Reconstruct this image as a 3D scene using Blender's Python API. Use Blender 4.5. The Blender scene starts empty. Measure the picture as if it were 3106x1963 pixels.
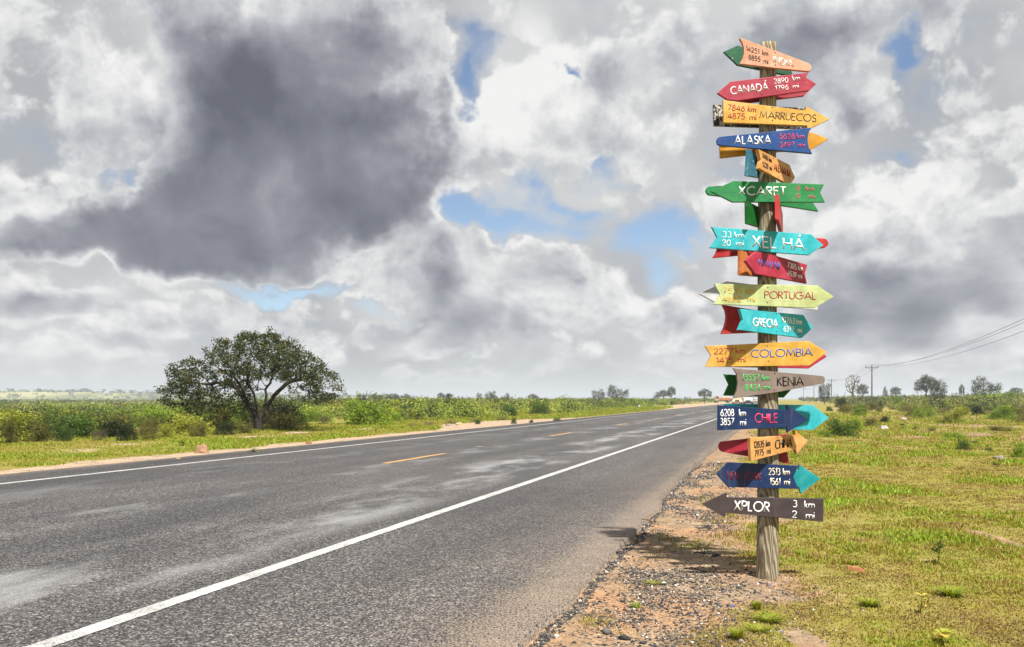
import bpy, bmesh, math, random
import numpy as np
from mathutils import Vector, Matrix, noise as mnoise

random.seed(7)
RNG = np.random.default_rng(7)
SC = bpy.context.scene
COL = SC.collection
R = math.radians

# ------------------------------------------------------------------ camera
FPX, HZ, CX, CH = 2567.0, 1210.0, 1553.0, 1.2      # focal length and horizon of the photograph, camera height
cam_d = bpy.data.cameras.new('camera')
cam_d.sensor_width = 36.0
cam_d.lens = FPX / 3106.0 * 36.0
cam_d.shift_y = (HZ - 981.5) / 3106.0
cam_d.clip_start = 0.05
cam_d.clip_end = 20000
cam = bpy.data.objects.new('camera', cam_d)
cam.location = (0, 0, CH)
cam.rotation_euler = (R(90), 0, 0)
COL.objects.link(cam)
SC.camera = cam

# ------------------------------------------------------------------ sun and exposure
SUN_EL, SUN_AZ = R(61), R(159)                     # azimuth clockwise from +Y (the view direction)
sdir = Vector((math.sin(SUN_AZ) * math.cos(SUN_EL), math.cos(SUN_AZ) * math.cos(SUN_EL), math.sin(SUN_EL)))
sun_d = bpy.data.lights.new('sun', 'SUN')
sun_d.energy = 5.0
sun_d.angle = R(1.4)
sun_d.color = (1.0, 0.955, 0.88)
sun = bpy.data.objects.new('sun', sun_d)
sun.rotation_euler = sdir.to_track_quat('Z', 'Y').to_euler()
COL.objects.link(sun)
SC.view_settings.view_transform = 'Standard'
SC.view_settings.look = 'None'
SC.view_settings.exposure = 1.08
SC.view_settings.gamma = 1
SC.view_settings.use_curve_mapping = False

SC.cycles.use_adaptive_sampling = True
SC.cycles.adaptive_threshold = 0.02
SC.cycles.max_bounces = 6
SC.cycles.diffuse_bounces = 2
SC.cycles.glossy_bounces = 2
SC.cycles.transmission_bounces = 3
SC.cycles.transparent_max_bounces = 4

# ------------------------------------------------------------------ node helper
class NT:
    def __init__(s, tree):
        s.t = tree
        s.n = tree.nodes
        s.l = tree.links
    def new(s, kind, **kw):
        nd = s.n.new(kind)
        for k, v in kw.items():
            setattr(nd, k, v)
        return nd
    def put(s, sock, v):
        if isinstance(v, bpy.types.NodeSocket):
            s.l.new(v, sock)
        else:
            sock.default_value = v
    def m(s, op, a, b=0.0, c=None, clamp=False):
        nd = s.new('ShaderNodeMath', operation=op, use_clamp=clamp)
        s.put(nd.inputs[0], a); s.put(nd.inputs[1], b)
        if c is not None: s.put(nd.inputs[2], c)
        return nd.outputs[0]
    def v(s, op, a, b=None, sc=None):
        nd = s.new('ShaderNodeVectorMath', operation=op)
        s.put(nd.inputs[0], a)
        if b is not None: s.put(nd.inputs[1], b)
        if sc is not None: s.put(nd.inputs['Scale'], sc)
        return nd.outputs['Value'] if op in ('LENGTH', 'DOT_PRODUCT', 'DISTANCE') else nd.outputs[0]
    def step(s, x, a, b, lo=0.0, hi=1.0):
        nd = s.new('ShaderNodeMapRange', interpolation_type='SMOOTHSTEP')
        s.put(nd.inputs[0], x)
        for i, q in enumerate((a, b, lo, hi)): s.put(nd.inputs[i + 1], q)
        return nd.outputs[0]
    def noise(s, vec, scale, detail=4, rough=0.5, dist=0.0, col=False):
        nd = s.new('ShaderNodeTexNoise')
        s.put(nd.inputs['Vector'], vec)
        nd.inputs['Scale'].default_value = scale
        nd.inputs['Detail'].default_value = detail
        nd.inputs['Roughness'].default_value = rough
        nd.inputs['Distortion'].default_value = dist
        return nd.outputs['Color' if col else 'Fac']
    def voro(s, vec, scale, feature='F1', detail=0, rough=0.5, out='Distance', smooth=None):
        nd = s.new('ShaderNodeTexVoronoi', feature=feature)
        s.put(nd.inputs['Vector'], vec)
        nd.inputs['Scale'].default_value = scale
        if 'Detail' in nd.inputs: nd.inputs['Detail'].default_value = detail
        if 'Roughness' in nd.inputs: nd.inputs['Roughness'].default_value = rough
        if smooth is not None: nd.inputs['Smoothness'].default_value = smooth
        return nd.outputs[out]
    def mix(s, f, a, b, mode='MIX'):
        nd = s.new('ShaderNodeMix', data_type='RGBA', blend_type=mode)
        s.put(nd.inputs[0], f)
        s.put(nd.inputs[6], a if isinstance(a, bpy.types.NodeSocket) else (*a[:3], 1))
        s.put(nd.inputs[7], b if isinstance(b, bpy.types.NodeSocket) else (*b[:3], 1))
        return nd.outputs[2]
    def ramp(s, f, stops, interp='LINEAR'):
        nd = s.new('ShaderNodeValToRGB')
        cr = nd.color_ramp
        cr.interpolation = interp
        while len(cr.elements) < len(stops): cr.elements.new(0.5)
        for e, (p, c) in zip(cr.elements, stops):
            e.position = p
            e.color = (*c[:3], 1) if not isinstance(c, float) else (c, c, c, 1)
        s.put(nd.inputs[0], f)
        return nd.outputs[0]
    def xyz(s, vec):
        nd = s.new('ShaderNodeSeparateXYZ')
        s.put(nd.inputs[0], vec)
        return nd.outputs
    def comb(s, x, y, z=0.0):
        nd = s.new('ShaderNodeCombineXYZ')
        for i, q in enumerate((x, y, z)): s.put(nd.inputs[i], q)
        return nd.outputs[0]

# ------------------------------------------------------------------ sky: a broken deck of cumulus over blue
def build_sky():
    w = bpy.data.worlds.new('World')
    SC.world = w
    w.use_nodes = True
    w.cycles.sampling_method = 'NONE'
    w.node_tree.nodes.clear()
    T = NT(w.node_tree)
    out = T.new('ShaderNodeOutputWorld')
    bg = T.new('ShaderNodeBackground')
    bg.inputs['Strength'].default_value = 0.1
    T.l.new(bg.outputs[0], out.inputs[0])
    sky = T.new('ShaderNodeTexSky', sky_type='NISHITA')
    sky.sun_disc = False
    sky.sun_elevation = SUN_EL
    sky.sun_rotation = SUN_AZ
    sky.air_density = 1.0
    sky.dust_density = 1.2
    tc = T.new('ShaderNodeTexCoord')
    d = T.v('NORMALIZE', tc.outputs['Generated'])
    o = T.xyz(d)
    az = T.m('ARCTAN2', o[0], o[1])
    el = T.m('ARCSINE', o[2])
    # domain in which far clouds get flatter and closer together towards the horizon
    elc = T.m('MAXIMUM', el, 0.0)
    low = T.m('SUBTRACT', 1.0, T.m('POWER', 2.718, T.m('MULTIPLY', elc, -12.0)))
    ew = T.m('ADD', T.m('MULTIPLY', elc, 1.02), T.m('MULTIPLY', low, 0.13))
    p = T.comb(T.m('MULTIPLY', o[0], 1.12), T.m('MULTIPLY', o[1], 1.12), ew)
    # warp
    w1 = T.v('SUBTRACT', T.noise(p, 3.4, 3, 0.5, col=True), (0.5, 0.5, 0.5))
    w2 = T.v('SUBTRACT', T.noise(p, 11.0, 4, 0.62, col=True), (0.5, 0.5, 0.5))
    A = T.comb(az, el, 0.0)
    ws = T.m('ADD', T.m('MULTIPLY', T.step(elc, 0.0, 0.25), 0.75), 0.25)
    q = T.v('ADD', A, T.v('MULTIPLY', T.v('SCALE', w1, sc=0.34), T.comb(ws, ws, 0.0)))
    q = T.v('ADD', q, T.v('MULTIPLY', T.v('SCALE', w2, sc=0.13), T.comb(ws, ws, 0.0)))
    def field(blobs):
        tot = 0.0
        for (dx, dy, rx, ry, rot, amp) in blobs:             # centre, radii, tilt, strength
            x, y = dx * 1.29, dy * 1.29
            a = math.atan((x - CX) / FPX)
            e = math.atan((HZ - y) / FPX * math.cos(a))
            k = 1.29 / FPX * math.cos(a) * 1.55
            mp = T.new('ShaderNodeMapping', vector_type='TEXTURE')
            T.l.new(q, mp.inputs[0])
            mp.inputs['Location'].default_value = (a, e, 0)
            mp.inputs['Rotation'].default_value = (0, 0, -R(rot))
            mp.inputs['Scale'].default_value = (rx * k, ry * k, 1)
            gr = T.new('ShaderNodeTexGradient', gradient_type='SPHERICAL')
            T.l.new(mp.outputs[0], gr.inputs[0])
            tot = T.m('MULTIPLY_ADD', gr.outputs['Fac'], amp * 1.15, tot)
        return tot
    dark = field([
        (300, 230, 420, 260, 0, 0.20), (160, 470, 330, 90, 0, 0.30),
        (520, 330, 200, 150, 0, 0.28), (600, 130, 170, 120, 0, 0.16), (880, 220, 230, 190, -20, 0.30), (1000, 400, 160, 110, -30, 0.25), (430, 430, 260, 120, 0, 0.22), (980, 520, 200, 70, -10, 0.30), (900, 120, 120, 60, -40, .22), (1900, 60, 200, 90, 0, .20),
        (640, 250, 360, 260, -55, 0.55), (760, 470, 420, 150, -10, 0.50), (330, 510, 400, 110, 4, 0.42),
        (120, 535, 300, 60, 4, 0.36), (960, 400, 150, 110, -40, 0.22), (180, 60, 160, 50, 0, 0.12),
        (1760, 110, 330, 110, -8, 0.42), (2080, 70, 220, 90, -10, 0.30), (1400, 330, 220, 70, -20, 0.14),
        (2190, 720, 380, 120, 4, 0.56), (2340, 570, 190, 110, 10, 0.42), (2000, 640, 160, 80, 0, 0.25),
        (1090, 660, 170, 110, -20, 0.62), (1320, 715, 110, 75, 0, 0.62), (1050, 790, 260, 50, 0, 0.40),
        (70, 700, 200, 60, 0, 0.42), (300, 760, 380, 60, 0, 0.36), (2350, 830, 140, 40, 0, 0.16), (2000, 760, 160, 70, 0, 0.22),
        (1540, 770, 130, 50, 0, 0.16)])
    bright = field([
        (1130, 290, 170, 110, -40, 0.30), (1290, 180, 110, 60, 0, 0.16), (120, 330, 150, 110, 0, 0.16),
        (1370, 570, 130, 90, 20, 0.30), (1060, 545, 130, 50, -15, 0.28), (2330, 400, 140, 120, 0, 0.10),
        (60, 120, 130, 80, 0, 0.10), (870, 780, 90, 35, 0, 0.14), (2050, 300, 120, 80, 20, 0.12),
        (2340, 200, 90, 110, 0, 0.14), (1530, 620, 60, 80, 0, 0.08)])
    holes = field([
        (1098, 150, 60, 100, 10, 0.66), (1180, 110, 60, 30, 20, 0.35), (1350, 160, 50, 22, 0, 0.55), (1220, 525, 130, 56, 14, 0.85),
        (1370, 470, 60, 40, 20, 0.55), (1500, 590, 90, 70, -30, 0.72), (1600, 600, 50, 70, 0, .6), (1530, 720, 40, 60, 0, 0.5),
        (680, 652, 150, 18, 0, 0.60), (235, 330, 26, 50, 20, 0.36), (2240, 80, 40, 48, 0, 0.70),
        (2150, 270, 50, 26, 30, 0.30), (900, 720, 60, 26, 0, 0.40), (1450, 380, 45, 22, 0, 0.35)])
    # three decks of cumulus, far to near: each has bright sunlit margins and a grey core
    pv = T.v('ADD', p, T.v('SCALE', w1, sc=0.10))
    L = Vector((0.30, 0.0, 1.0)).normalized()
    K = 4.37
    def body(pp, sc, det, rough, lump, lsc):
        f = T.noise(pp, sc, det, rough)
        v1 = T.voro(pp, lsc, 'F1', detail=1.0, rough=0.5)
        return T.m('SUBTRACT', T.m('MULTIPLY_ADD', v1, -lump, f), 0.5 - lump * 0.42)
    gap = T.m('MULTIPLY', holes, 1.0)
    cover = T.m('SUBTRACT', T.m('MULTIPLY', T.step(dark, 0.0, 1.05), 0.85), T.m('MULTIPLY', gap, 0.95))
    def shade(core, rel):
        v = T.m('MULTIPLY', core, 0.86)
        return T.ramp(v, [(0.0, (.97, .965, .955)), (0.13, (.80, .80, .805)), (0.28, (.565, .585, .615)), (0.46, (.385, .40, .44)),
                          (0.68, (.245, .255, .30)), (1.0, (.125, .132, .168))])
    # high thin veil and blue
    nv = T.noise(p, 4.0, 4, 0.55)
    veil = T.mix(T.step(nv, 0.35, 0.65), (.47, .485, .51), (.70, .71, .715))
    veil = T.v('SCALE', veil, sc=K)
    blue = T.v('MULTIPLY', sky.outputs[0], (0.47, 0.57, 0.655))
    blue = T.v('ADD', blue, T.v('SCALE', (0.9, 1.0, 1.1), sc=T.m('MULTIPLY', T.step(elc, 0.32, 0.02), 0.85)))
    hm = T.m('ADD', gap, T.m('MULTIPLY', T.m('SUBTRACT', 0.5, T.noise(pv, 8.0, 5, 0.6)), 1.2))
    col = T.mix(T.step(hm, 0.02, 0.66, 0.0, 0.88), veil, blue)
    # deck 1: small far clouds
    d1 = T.m('SUBTRACT', T.m('MULTIPLY', body(pv, 11.0, 6, 0.58, 0.16, 21.0), 1.6), T.m('MULTIPLY', gap, 0.42))
    d1b = T.m('MULTIPLY', T.m('SUBTRACT', T.noise(T.v('ADD', pv, tuple(L * 0.016)), 11.0, 4, 0.58), T.noise(pv, 11.0, 4, 0.58)), 2.3)
    c1 = T.ramp(T.m('ADD', T.m('MULTIPLY', d1, 0.9), T.m('ADD', d1b, 0.12)), [(0.0, (.90, .90, .89)), (0.22, (.76, .765, .77)), (0.48, (.52, .53, .555)), (1.0, (.36, .37, .40))])
    col = T.mix(T.m('MULTIPLY', T.step(d1, -0.04, 0.10), 0.85), col, T.v('SCALE', c1, sc=K))
    # deck 2: mid-sized clouds
    p2 = T.v('ADD', pv, (3.1, 1.7, 0.4))
    b2 = body(p2, 5.4, 9, 0.62, 0.20, 10.5)
    b2s = T.m('SUBTRACT', T.noise(T.v('ADD', p2, tuple(L * 0.030)), 5.4, 7, 0.6), T.noise(p2, 5.4, 7, 0.6))
    d2 = T.m('ADD', T.m('ADD', T.m('MULTIPLY', b2, 2.1), 0.16), T.m('SUBTRACT', T.m('MULTIPLY', dark, 0.35), T.m('MULTIPLY', gap, 0.85)))
    d2 = T.m('MULTIPLY', T.m('ADD', d2, T.m('MULTIPLY', bright, 0.6)), T.step(elc, 0.015, 0.07))
    core2 = T.m('SUBTRACT', T.m('ADD', T.m('MULTIPLY', d2, 0.62), T.m('MULTIPLY', b2s, 2.6)), T.m('SUBTRACT', T.m('MULTIPLY', bright, 1.0), T.m('ADD', 0.02, T.m('MULTIPLY', dark, 0.45))))
    col = T.mix(T.step(d2, -0.03, 0.19), col, T.v('SCALE', shade(core2, 0.0), sc=K))
    # deck 3: the big dark-based masses
    b3 = body(pv, 3.1, 10, 0.61, 0.18, 7.5)
    b3s = T.m('SUBTRACT', T.noise(T.v('ADD', pv, tuple(L * 0.05)), 3.1, 8, 0.56), T.noise(pv, 3.1, 8, 0.56))
    d3 = T.m('ADD', T.m('MULTIPLY', b3, 1.5), T.m('SUBTRACT', cover, 0.14))
    core3 = T.m('ADD', T.m('MULTIPLY', d3, 0.90), T.m('MULTIPLY', b3s, 2.6))
    core3 = T.m('ADD', core3, T.m('ADD', T.m('MULTIPLY', T.m('ADD', b2, b2s), 0.95), T.m('MULTIPLY', T.m('SUBTRACT', T.noise(p, 2.2, 2, 0.5), 0.5), 0.5)))
    core3 = T.m('ADD', core3, T.m('SUBTRACT', T.m('MULTIPLY', T.step(dark, 0.12, 1.1), 0.46), T.m('MULTIPLY', bright, 0.7)))
    col = T.mix(T.step(d3, -0.02, 0.26), col, T.v('SCALE', shade(core3, 0.0), sc=K))
    # the lowest sky pales towards the horizon
    hz = T.mix(T.step(nv, 0.35, 0.65), (.66, .685, .70), (.76, .77, .775))
    col = T.mix(T.m('MULTIPLY', T.step(elc, 0.065, 0.0), 0.70), col, T.v('SCALE', hz, sc=K))
    T.l.new(col, bg.inputs['Color'])
build_sky()

# ------------------------------------------------------------------ object helpers
def tag(o, label=None, cat=None, group=None, kind=None):
    if label: o['label'] = label
    if cat: o['category'] = cat
    if group: o['group'] = group
    if kind: o['kind'] = kind
    return o

def np_mesh(name, verts, faces, mats=(), attrs=None, smooth=False, midx=None):
    verts = np.asarray(verts, dtype=np.float32)
    faces = np.asarray(faces, dtype=np.int32)
    me = bpy.data.meshes.new(name)
    nf, k = faces.shape
    me.vertices.add(len(verts)); me.vertices.foreach_set('co', verts.ravel())
    me.loops.add(nf * k); me.loops.foreach_set('vertex_index', faces.ravel())
    me.polygons.add(nf)
    me.polygons.foreach_set('loop_start', np.arange(0, nf * k, k, dtype=np.int32))
    me.polygons.foreach_set('loop_total', np.full(nf, k, dtype=np.int32))
    if smooth: me.polygons.foreach_set('use_smooth', np.ones(nf, dtype=bool))
    for m in mats: me.materials.append(m)
    if midx is not None: me.polygons.foreach_set('material_index', np.asarray(midx, dtype=np.int32))
    me.update(calc_edges=True)
    if attrs:
        for an, (dom, arr) in attrs.items():
            at = me.attributes.new(an, 'FLOAT', dom)
            at.data.foreach_set('value', np.asarray(arr, dtype=np.float32))
    return me

def link(name, me, parent=None, loc=None):
    o = bpy.data.objects.new(name, me)
    COL.objects.link(o)
    if parent is not None: o.parent = parent
    if loc is not None: o.location = loc
    return o

def empty(name, loc=(0, 0, 0), rz=0.0):
    o = bpy.data.objects.new(name, None)
    o.empty_display_size = 0.2
    o.location = loc; o.rotation_euler = (0, 0, rz)
    COL.objects.link(o)
    return o

def gpt(px, py, z=0.0):                       # ground point seen at a picture position
    Y = FPX * (CH - z) / max(py - HZ, 0.5)
    return np.array([(px - CX) / FPX * Y, Y, z])

def at(px, py, Y):                            # point seen at a picture position, Y metres ahead
    return np.array([(px - CX) / FPX * Y, Y, CH + (HZ - py) / FPX * Y])

# value noise on arrays
_perm = np.random.default_rng(3).random((256, 256)).astype(np.float64)
def vnoise(x, y, oct=1, rough=0.5):
    tot = np.zeros_like(x, dtype=np.float64); amp = 1.0; s = 0.0
    for o in range(oct):
        xi = np.floor(x).astype(np.int64); yi = np.floor(y).astype(np.int64)
        fx = x - xi; fy = y - yi
        fx = fx * fx * (3 - 2 * fx); fy = fy * fy * (3 - 2 * fy)
        a = _perm[xi & 255, yi & 255]; b = _perm[(xi + 1) & 255, yi & 255]
        c = _perm[xi & 255, (yi + 1) & 255]; d = _perm[(xi + 1) & 255, (yi + 1) & 255]
        tot += amp * ((a * (1 - fx) + b * fx) * (1 - fy) + (c * (1 - fx) + d * fx) * fy)
        s += amp; amp *= rough; x = x * 2.03 + 17.3; y = y * 2.03 + 5.1
    return tot / s
def sst(x, a, b):
    t = np.clip((x - a) / (b - a), 0, 1)
    return t * t * (3 - 2 * t)

TH = R(17.35)                                 # heading of the road
CT, ST = math.cos(TH), math.sin(TH)
def to_road(x, y): return x * CT - y * ST, x * ST + y * CT      # (offset to the right, distance along)
def from_road(L, t): return L * CT + t * ST, -L * ST + t * CT
ROAD_L, ROAD_R = -11.75, -1.17
LINE_R, LINE_L, CENTRE = -3.40, -10.43, -6.95

# ------------------------------------------------------------------ materials
def mat(name):
    m = bpy.data.materials.new(name)
    m.use_nodes = True
    m.node_tree.nodes.clear()
    T = NT(m.node_tree)
    out = T.new('ShaderNodeOutputMaterial')
    return m, T, out

def pbsdf(T, out, col, rough=0.7, spec=0.3, normal=None, metal=0.0):
    b = T.new('ShaderNodeBsdfPrincipled')
    T.put(b.inputs['Base Color'], col if isinstance(col, bpy.types.NodeSocket) else (*col[:3], 1))
    T.put(b.inputs['Roughness'], rough)
    T.put(b.inputs['Specular IOR Level'], spec)
    T.put(b.inputs['Metallic'], metal)
    if normal is not None: T.put(b.inputs['Normal'], normal)
    T.l.new(b.outputs[0], out.inputs[0])
    return b

def bump(T, h, strength=0.5, dist=0.01):
    nd = T.new('ShaderNodeBump')
    nd.inputs['Strength'].default_value = strength
    nd.inputs['Distance'].default_value = dist
    T.put(nd.inputs['Height'], h)
    return nd.outputs[0]

def lin(r, g, b, k=1.0):
    def f(c):
        c /= 255.0
        return (c / 12.92 if c <= 0.04045 else ((c + 0.055) / 1.055) ** 2.4) * k
    return (f(r), f(g), f(b))

def attr(T, name):
    nd = T.new('ShaderNodeAttribute'); nd.attribute_name = name
    return nd.outputs['Fac']

def pos(T):
    return T.new('ShaderNodeNewGeometry').outputs['Position']

def road_pos(T):
    p = pos(T)
    L = T.v('DOT_PRODUCT', p, (CT, -ST, 0)); t = T.v('DOT_PRODUCT', p, (ST, CT, 0))
    return L, t, p

def make_ground_mat():
    m, T, out = mat('ground_soil_and_turf')
    p = pos(T)
    sand = attr(T, 'sand')
    n1 = T.noise(p, 1.1, 6, 0.62); n2 = T.noise(p, 9.0, 5, 0.65); n3 = T.noise(p, 70.0, 3, 0.6)
    n4 = T.noise(p, 0.12, 4, 0.6)
    g = T.ramp(n2, [(0.25, (.095, .060, .022)), (0.43, (.17, .130, .034)), (0.6, (.215, .185, .040)), (0.8, (.28, .235, .065))])
    g = T.mix(T.step(n1, 0.42, 0.66), g, T.mix(0.5, g, (.14, .165, .030)))
    g = T.mix(T.step(n4, 0.40, 0.62, 0.0, 0.55), g, (.19, .175, .05))
    s = T.ramp(T.m('ADD', T.m('MULTIPLY', n2, 0.6), T.m('MULTIPLY', n3, 0.4)),
               [(0.28, (.095, .070, .046)), (0.46, (.195, .138, .088)), (0.60, (.31, .228, .148)), (0.8, (.43, .345, .25))])
    s = T.mix(T.step(n1, 0.38, 0.66, 0.0, 0.6), s, (.36, .185, .088))
    Lg, tg, _ = road_pos(T)
    s = T.mix(T.step(Lg, -6.0, -9.0, 0.0, 0.75), s, T.ramp(n2, [(0.3, (.29, .215, .15)), (0.7, (.42, .325, .235))]))
    grit = T.voro(p, 62.0, 'F1', out='Color')
    gx = T.xyz(grit)
    s = T.mix(T.m('MULTIPLY', T.step(gx[0], 0.66, 0.74), T.step(T.noise(p, 2.3, 4, 0.7), 0.38, 0.58)), s, (.07, .065, .06))
    fac = T.step(T.m('ADD', sand, T.m('ADD', T.m('MULTIPLY', T.m('SUBTRACT', n2, 0.5), 0.9), T.m('MULTIPLY', T.m('SUBTRACT', n3, 0.5), 0.5))), 0.36, 0.64)
    c = T.mix(fac, g, s)
    h = T.m('ADD', n2, T.m('MULTIPLY', n3, 0.5))
    pbsdf(T, out, c, 0.95, 0.08, bump(T, h, 0.7, 0.03))
    return m

def make_asphalt_mat():
    m, T, out = mat('chip_seal_asphalt')
    L, t, p = road_pos(T)
    v = T.new('ShaderNodeTexVoronoi', feature='F1')
    T.put(v.inputs['Vector'], T.v('ADD', p, T.v('SCALE', T.noise(p, 60.0, 2, 0.5, col=True), sc=0.012)))
    v.inputs['Scale'].default_value = 95.0
    cx = T.xyz(v.outputs['Color'])
    chip = T.ramp(cx[0], [(0.0, (.007, .007, .008)), (0.5, (.030, .0295, .030)), (0.8, (.080, .077, .075)), (1.0, (.19, .18, .168))])
    grain = T.noise(p, 22.0, 5, 0.75)
    chip = T.mix(1.0, chip, T.ramp(grain, [(0.32, (.55, .55, .57)), (0.5, (.95, .94, .94)), (0.68, (1.6, 1.55, 1.52))]), 'MULTIPLY')
    # long streaks along the lanes
    rl = T.comb(T.m('MULTIPLY', L, 1.0), T.m('MULTIPLY', t, 0.16))
    st = T.noise(rl, 1.6, 5, 0.6)
    chip = T.mix(1.0, chip, T.ramp(st, [(0.3, (.72, .72, .76)), (0.7, (1.28, 1.26, 1.25))]), 'MULTIPLY')
    big = T.noise(T.comb(L, T.m('MULTIPLY', t, 0.35)), 0.42, 3, 0.5)
    chip = T.mix(1.0, chip, T.ramp(big, [(0.35, (.80, .80, .83)), (0.65, (1.18, 1.17, 1.16))]), 'MULTIPLY')
    # polished patches in the near wheel track, sky sheen painted as pale grey
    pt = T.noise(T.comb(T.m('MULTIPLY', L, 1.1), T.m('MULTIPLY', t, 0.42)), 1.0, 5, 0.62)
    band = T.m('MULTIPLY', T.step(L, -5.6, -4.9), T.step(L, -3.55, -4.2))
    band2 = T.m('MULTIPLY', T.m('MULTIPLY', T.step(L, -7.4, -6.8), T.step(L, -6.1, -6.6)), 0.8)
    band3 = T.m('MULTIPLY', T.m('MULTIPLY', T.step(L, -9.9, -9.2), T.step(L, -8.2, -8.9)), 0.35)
    pol_sheen = T.m('MULTIPLY', T.m('ADD', T.m('ADD', band, band2), band3), T.step(pt, 0.44, 0.68))
    chip = T.mix(T.m('MULTIPLY', pol_sheen, 0.55), chip, (.30, .30, .305))
    # sand lodged in the shoulder
    ed = T.m('ADD', T.m('MULTIPLY', T.step(L, -3.2, -1.45), 0.17), T.m('MULTIPLY', T.noise(p, 1.5, 6, 0.75), 0.34))
    ed = T.m('ADD', ed, T.m('MULTIPLY', T.step(L, -1.75, -1.35), 0.16))
    ed2 = T.m('MULTIPLY', T.step(L, -11.2, -11.75), 0.35)
    sand = T.step(T.m('ADD', T.m('ADD', ed, ed2), T.m('MULTIPLY', T.m('SUBTRACT', T.noise(p, 70.0, 2, 0.6), 0.5), 1.5)), 0.36, 0.56, 0.0, 0.80)
    sand = T.m('MULTIPLY', sand, T.m('MAXIMUM', T.step(L, -3.55, -3.0), T.step(L, -11.0, -11.6)))
    chip = T.mix(sand, chip, (.235, .178, .13))
    h = T.m('ADD', T.m('MULTIPLY', v.outputs['Distance'], -1.2), T.m('MULTIPLY', grain, 0.6))
    rough = T.m('SUBTRACT', 0.80, T.m('MULTIPLY', pol_sheen, 0.34))
    pbsdf(T, out, chip, rough, 0.42, bump(T, h, 0.75, 0.006))
    return m

def make_paint_mat(name, c, wear=0.5):
    m, T, out = mat(name)
    p = pos(T)
    n = T.noise(p, 85.0, 3, 0.6); n2 = T.noise(p, 3.0, 6, 0.7)
    f = T.step(T.m('ADD', n, T.m('MULTIPLY', n2, 0.35)), 0.80 - 0.10 * wear, 0.88 - 0.10 * wear, 0.0, 0.8)
    c2 = T.mix(T.step(n2, 0.35, 0.7), c, tuple(q * 0.82 for q in c))
    pbsdf(T, out, T.mix(f, c2, (.07, .07, .07)), 0.6, 0.3, bump(T, n, 0.35, 0.004))
    return m

def leafy(name, stops, transl=0.35, rough=0.6, spec=0.25, attrn='tint', rnd=0.0):
    m, T, out = mat(name)
    f = attr(T, attrn)
    if rnd:
        oi = T.new('ShaderNodeObjectInfo')
        f = T.m('ADD', f, T.m('MULTIPLY', T.m('SUBTRACT', oi.outputs['Random'], 0.5), rnd), clamp=True)
    c = T.ramp(f, stops)
    b = T.new('ShaderNodeBsdfPrincipled')
    T.put(b.inputs['Base Color'], c)
    b.inputs['Roughness'].default_value = rough
    b.inputs['Specular IOR Level'].default_value = spec
    tr = T.new('ShaderNodeBsdfTranslucent')
    T.put(tr.inputs[0], T.mix(1.0, c, (1.25, 1.2, 0.6), 'MULTIPLY'))
    mx = T.new('ShaderNodeMixShader')
    mx.inputs[0].default_value = transl
    T.l.new(b.outputs[0], mx.inputs[1]); T.l.new(tr.outputs[0], mx.inputs[2])
    T.l.new(mx.outputs[0], out.inputs[0])
    return m

def plain(name, c, rough=0.6, spec=0.3, metal=0.0, var=0.25, scale=8.0, bmp=0.0):
    m, T, out = mat(name)
    tc = T.new('ShaderNodeTexCoord').outputs['Object']
    n = T.noise(tc, scale, 5, 0.62)
    col = T.ramp(n, [(0.3, tuple(q * (1 - var) for q in c)), (0.7, tuple(min(1, q * (1 + var * 0.7)) for q in c))])
    pbsdf(T, out, col, rough, spec, bump(T, n, bmp, 0.01) if bmp else None, metal)
    return m

M = {}
M['ground'] = make_ground_mat()
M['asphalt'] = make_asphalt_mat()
M['white_line'] = make_paint_mat('white_road_paint', (.37, .365, .355), 0.7)
M['yellow_line'] = make_paint_mat('yellow_road_paint', (.44, .255, .075), 0.5)

# ------------------------------------------------------------------ ground
def ell(px0, py0, px1, py1):                 # picture box lying on the ground -> ellipse on the ground
    a, b, c = gpt((px0 + px1) / 2, py0), gpt((px0 + px1) / 2, py1), gpt((px0 + px1) / 2, (py0 + py1) / 2)
    w = abs(px1 - px0) / FPX * c[1] / 2
    return (c[0], (a[1] + b[1]) / 2, w, abs(a[1] - b[1]) / 2 + 0.05)
SAND_SPOTS = [ell(*q) for q in [
    (2870, 1278, 3020, 1295), (2890, 1290, 3010, 1312), (2940, 1300, 3120, 1330), (3040, 1318, 3200, 1338), (2740, 1312, 2815, 1326),
    (2870, 1260, 2935, 1274), (3005, 1600, 3065, 1650), (2735, 1288, 2765, 1298), (2600, 1236, 2680, 1250),
    (110, 1355, 255, 1376), (260, 1340, 425, 1354), (60, 1378, 120, 1384), (660, 1318, 800, 1334), (830, 1308, 925, 1318),
    (140, 1270, 300, 1280), (395, 1264, 470, 1270), (1100, 1282, 1180, 1304),
    (2380, 1870, 2500, 1963), (1830, 1420, 2180, 1480)]]

def ground_z(x, y):
    L, t = to_road(x, y)
    r = np.hypot(x, y)
    z = -0.045 + (vnoise(x * 1.3 + 40, y * 1.3 + 40, 3) - 0.5) * 0.05 * sst(L, -1.2, 0.6)
    z = z + (vnoise(x * 1.3 + 40, y * 1.3 + 40, 3) - 0.5) * 0.06 * sst(L, -13.0, -15.0)
    z = z + (vnoise(x * 0.16 + 9, y * 0.16 + 9, 3) - 0.5) * 0.25 * (sst(L, 1.0, 8.0) + sst(L, -15, -24)) * np.clip(r / 25, 0.25, 1)
    z = z + (vnoise(x * 0.012, y * 0.012 + 50, 3) - 0.5) * 1.6 * sst(r, 90, 400) * sst(L, 4, 40)
    z = z - 0.75 * sst(L, -22, -50) * sst(np.arctan2(x, y), -0.12, -0.42)
    z = z + 0.9 * sst(L, 12, 60) * sst(r, 45, 130)
    under = sst(L, ROAD_L - 0.5, ROAD_L + 0.3) * sst(L, ROAD_R + 0.04, ROAD_R - 0.33)
    return z - 0.05 * under

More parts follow.
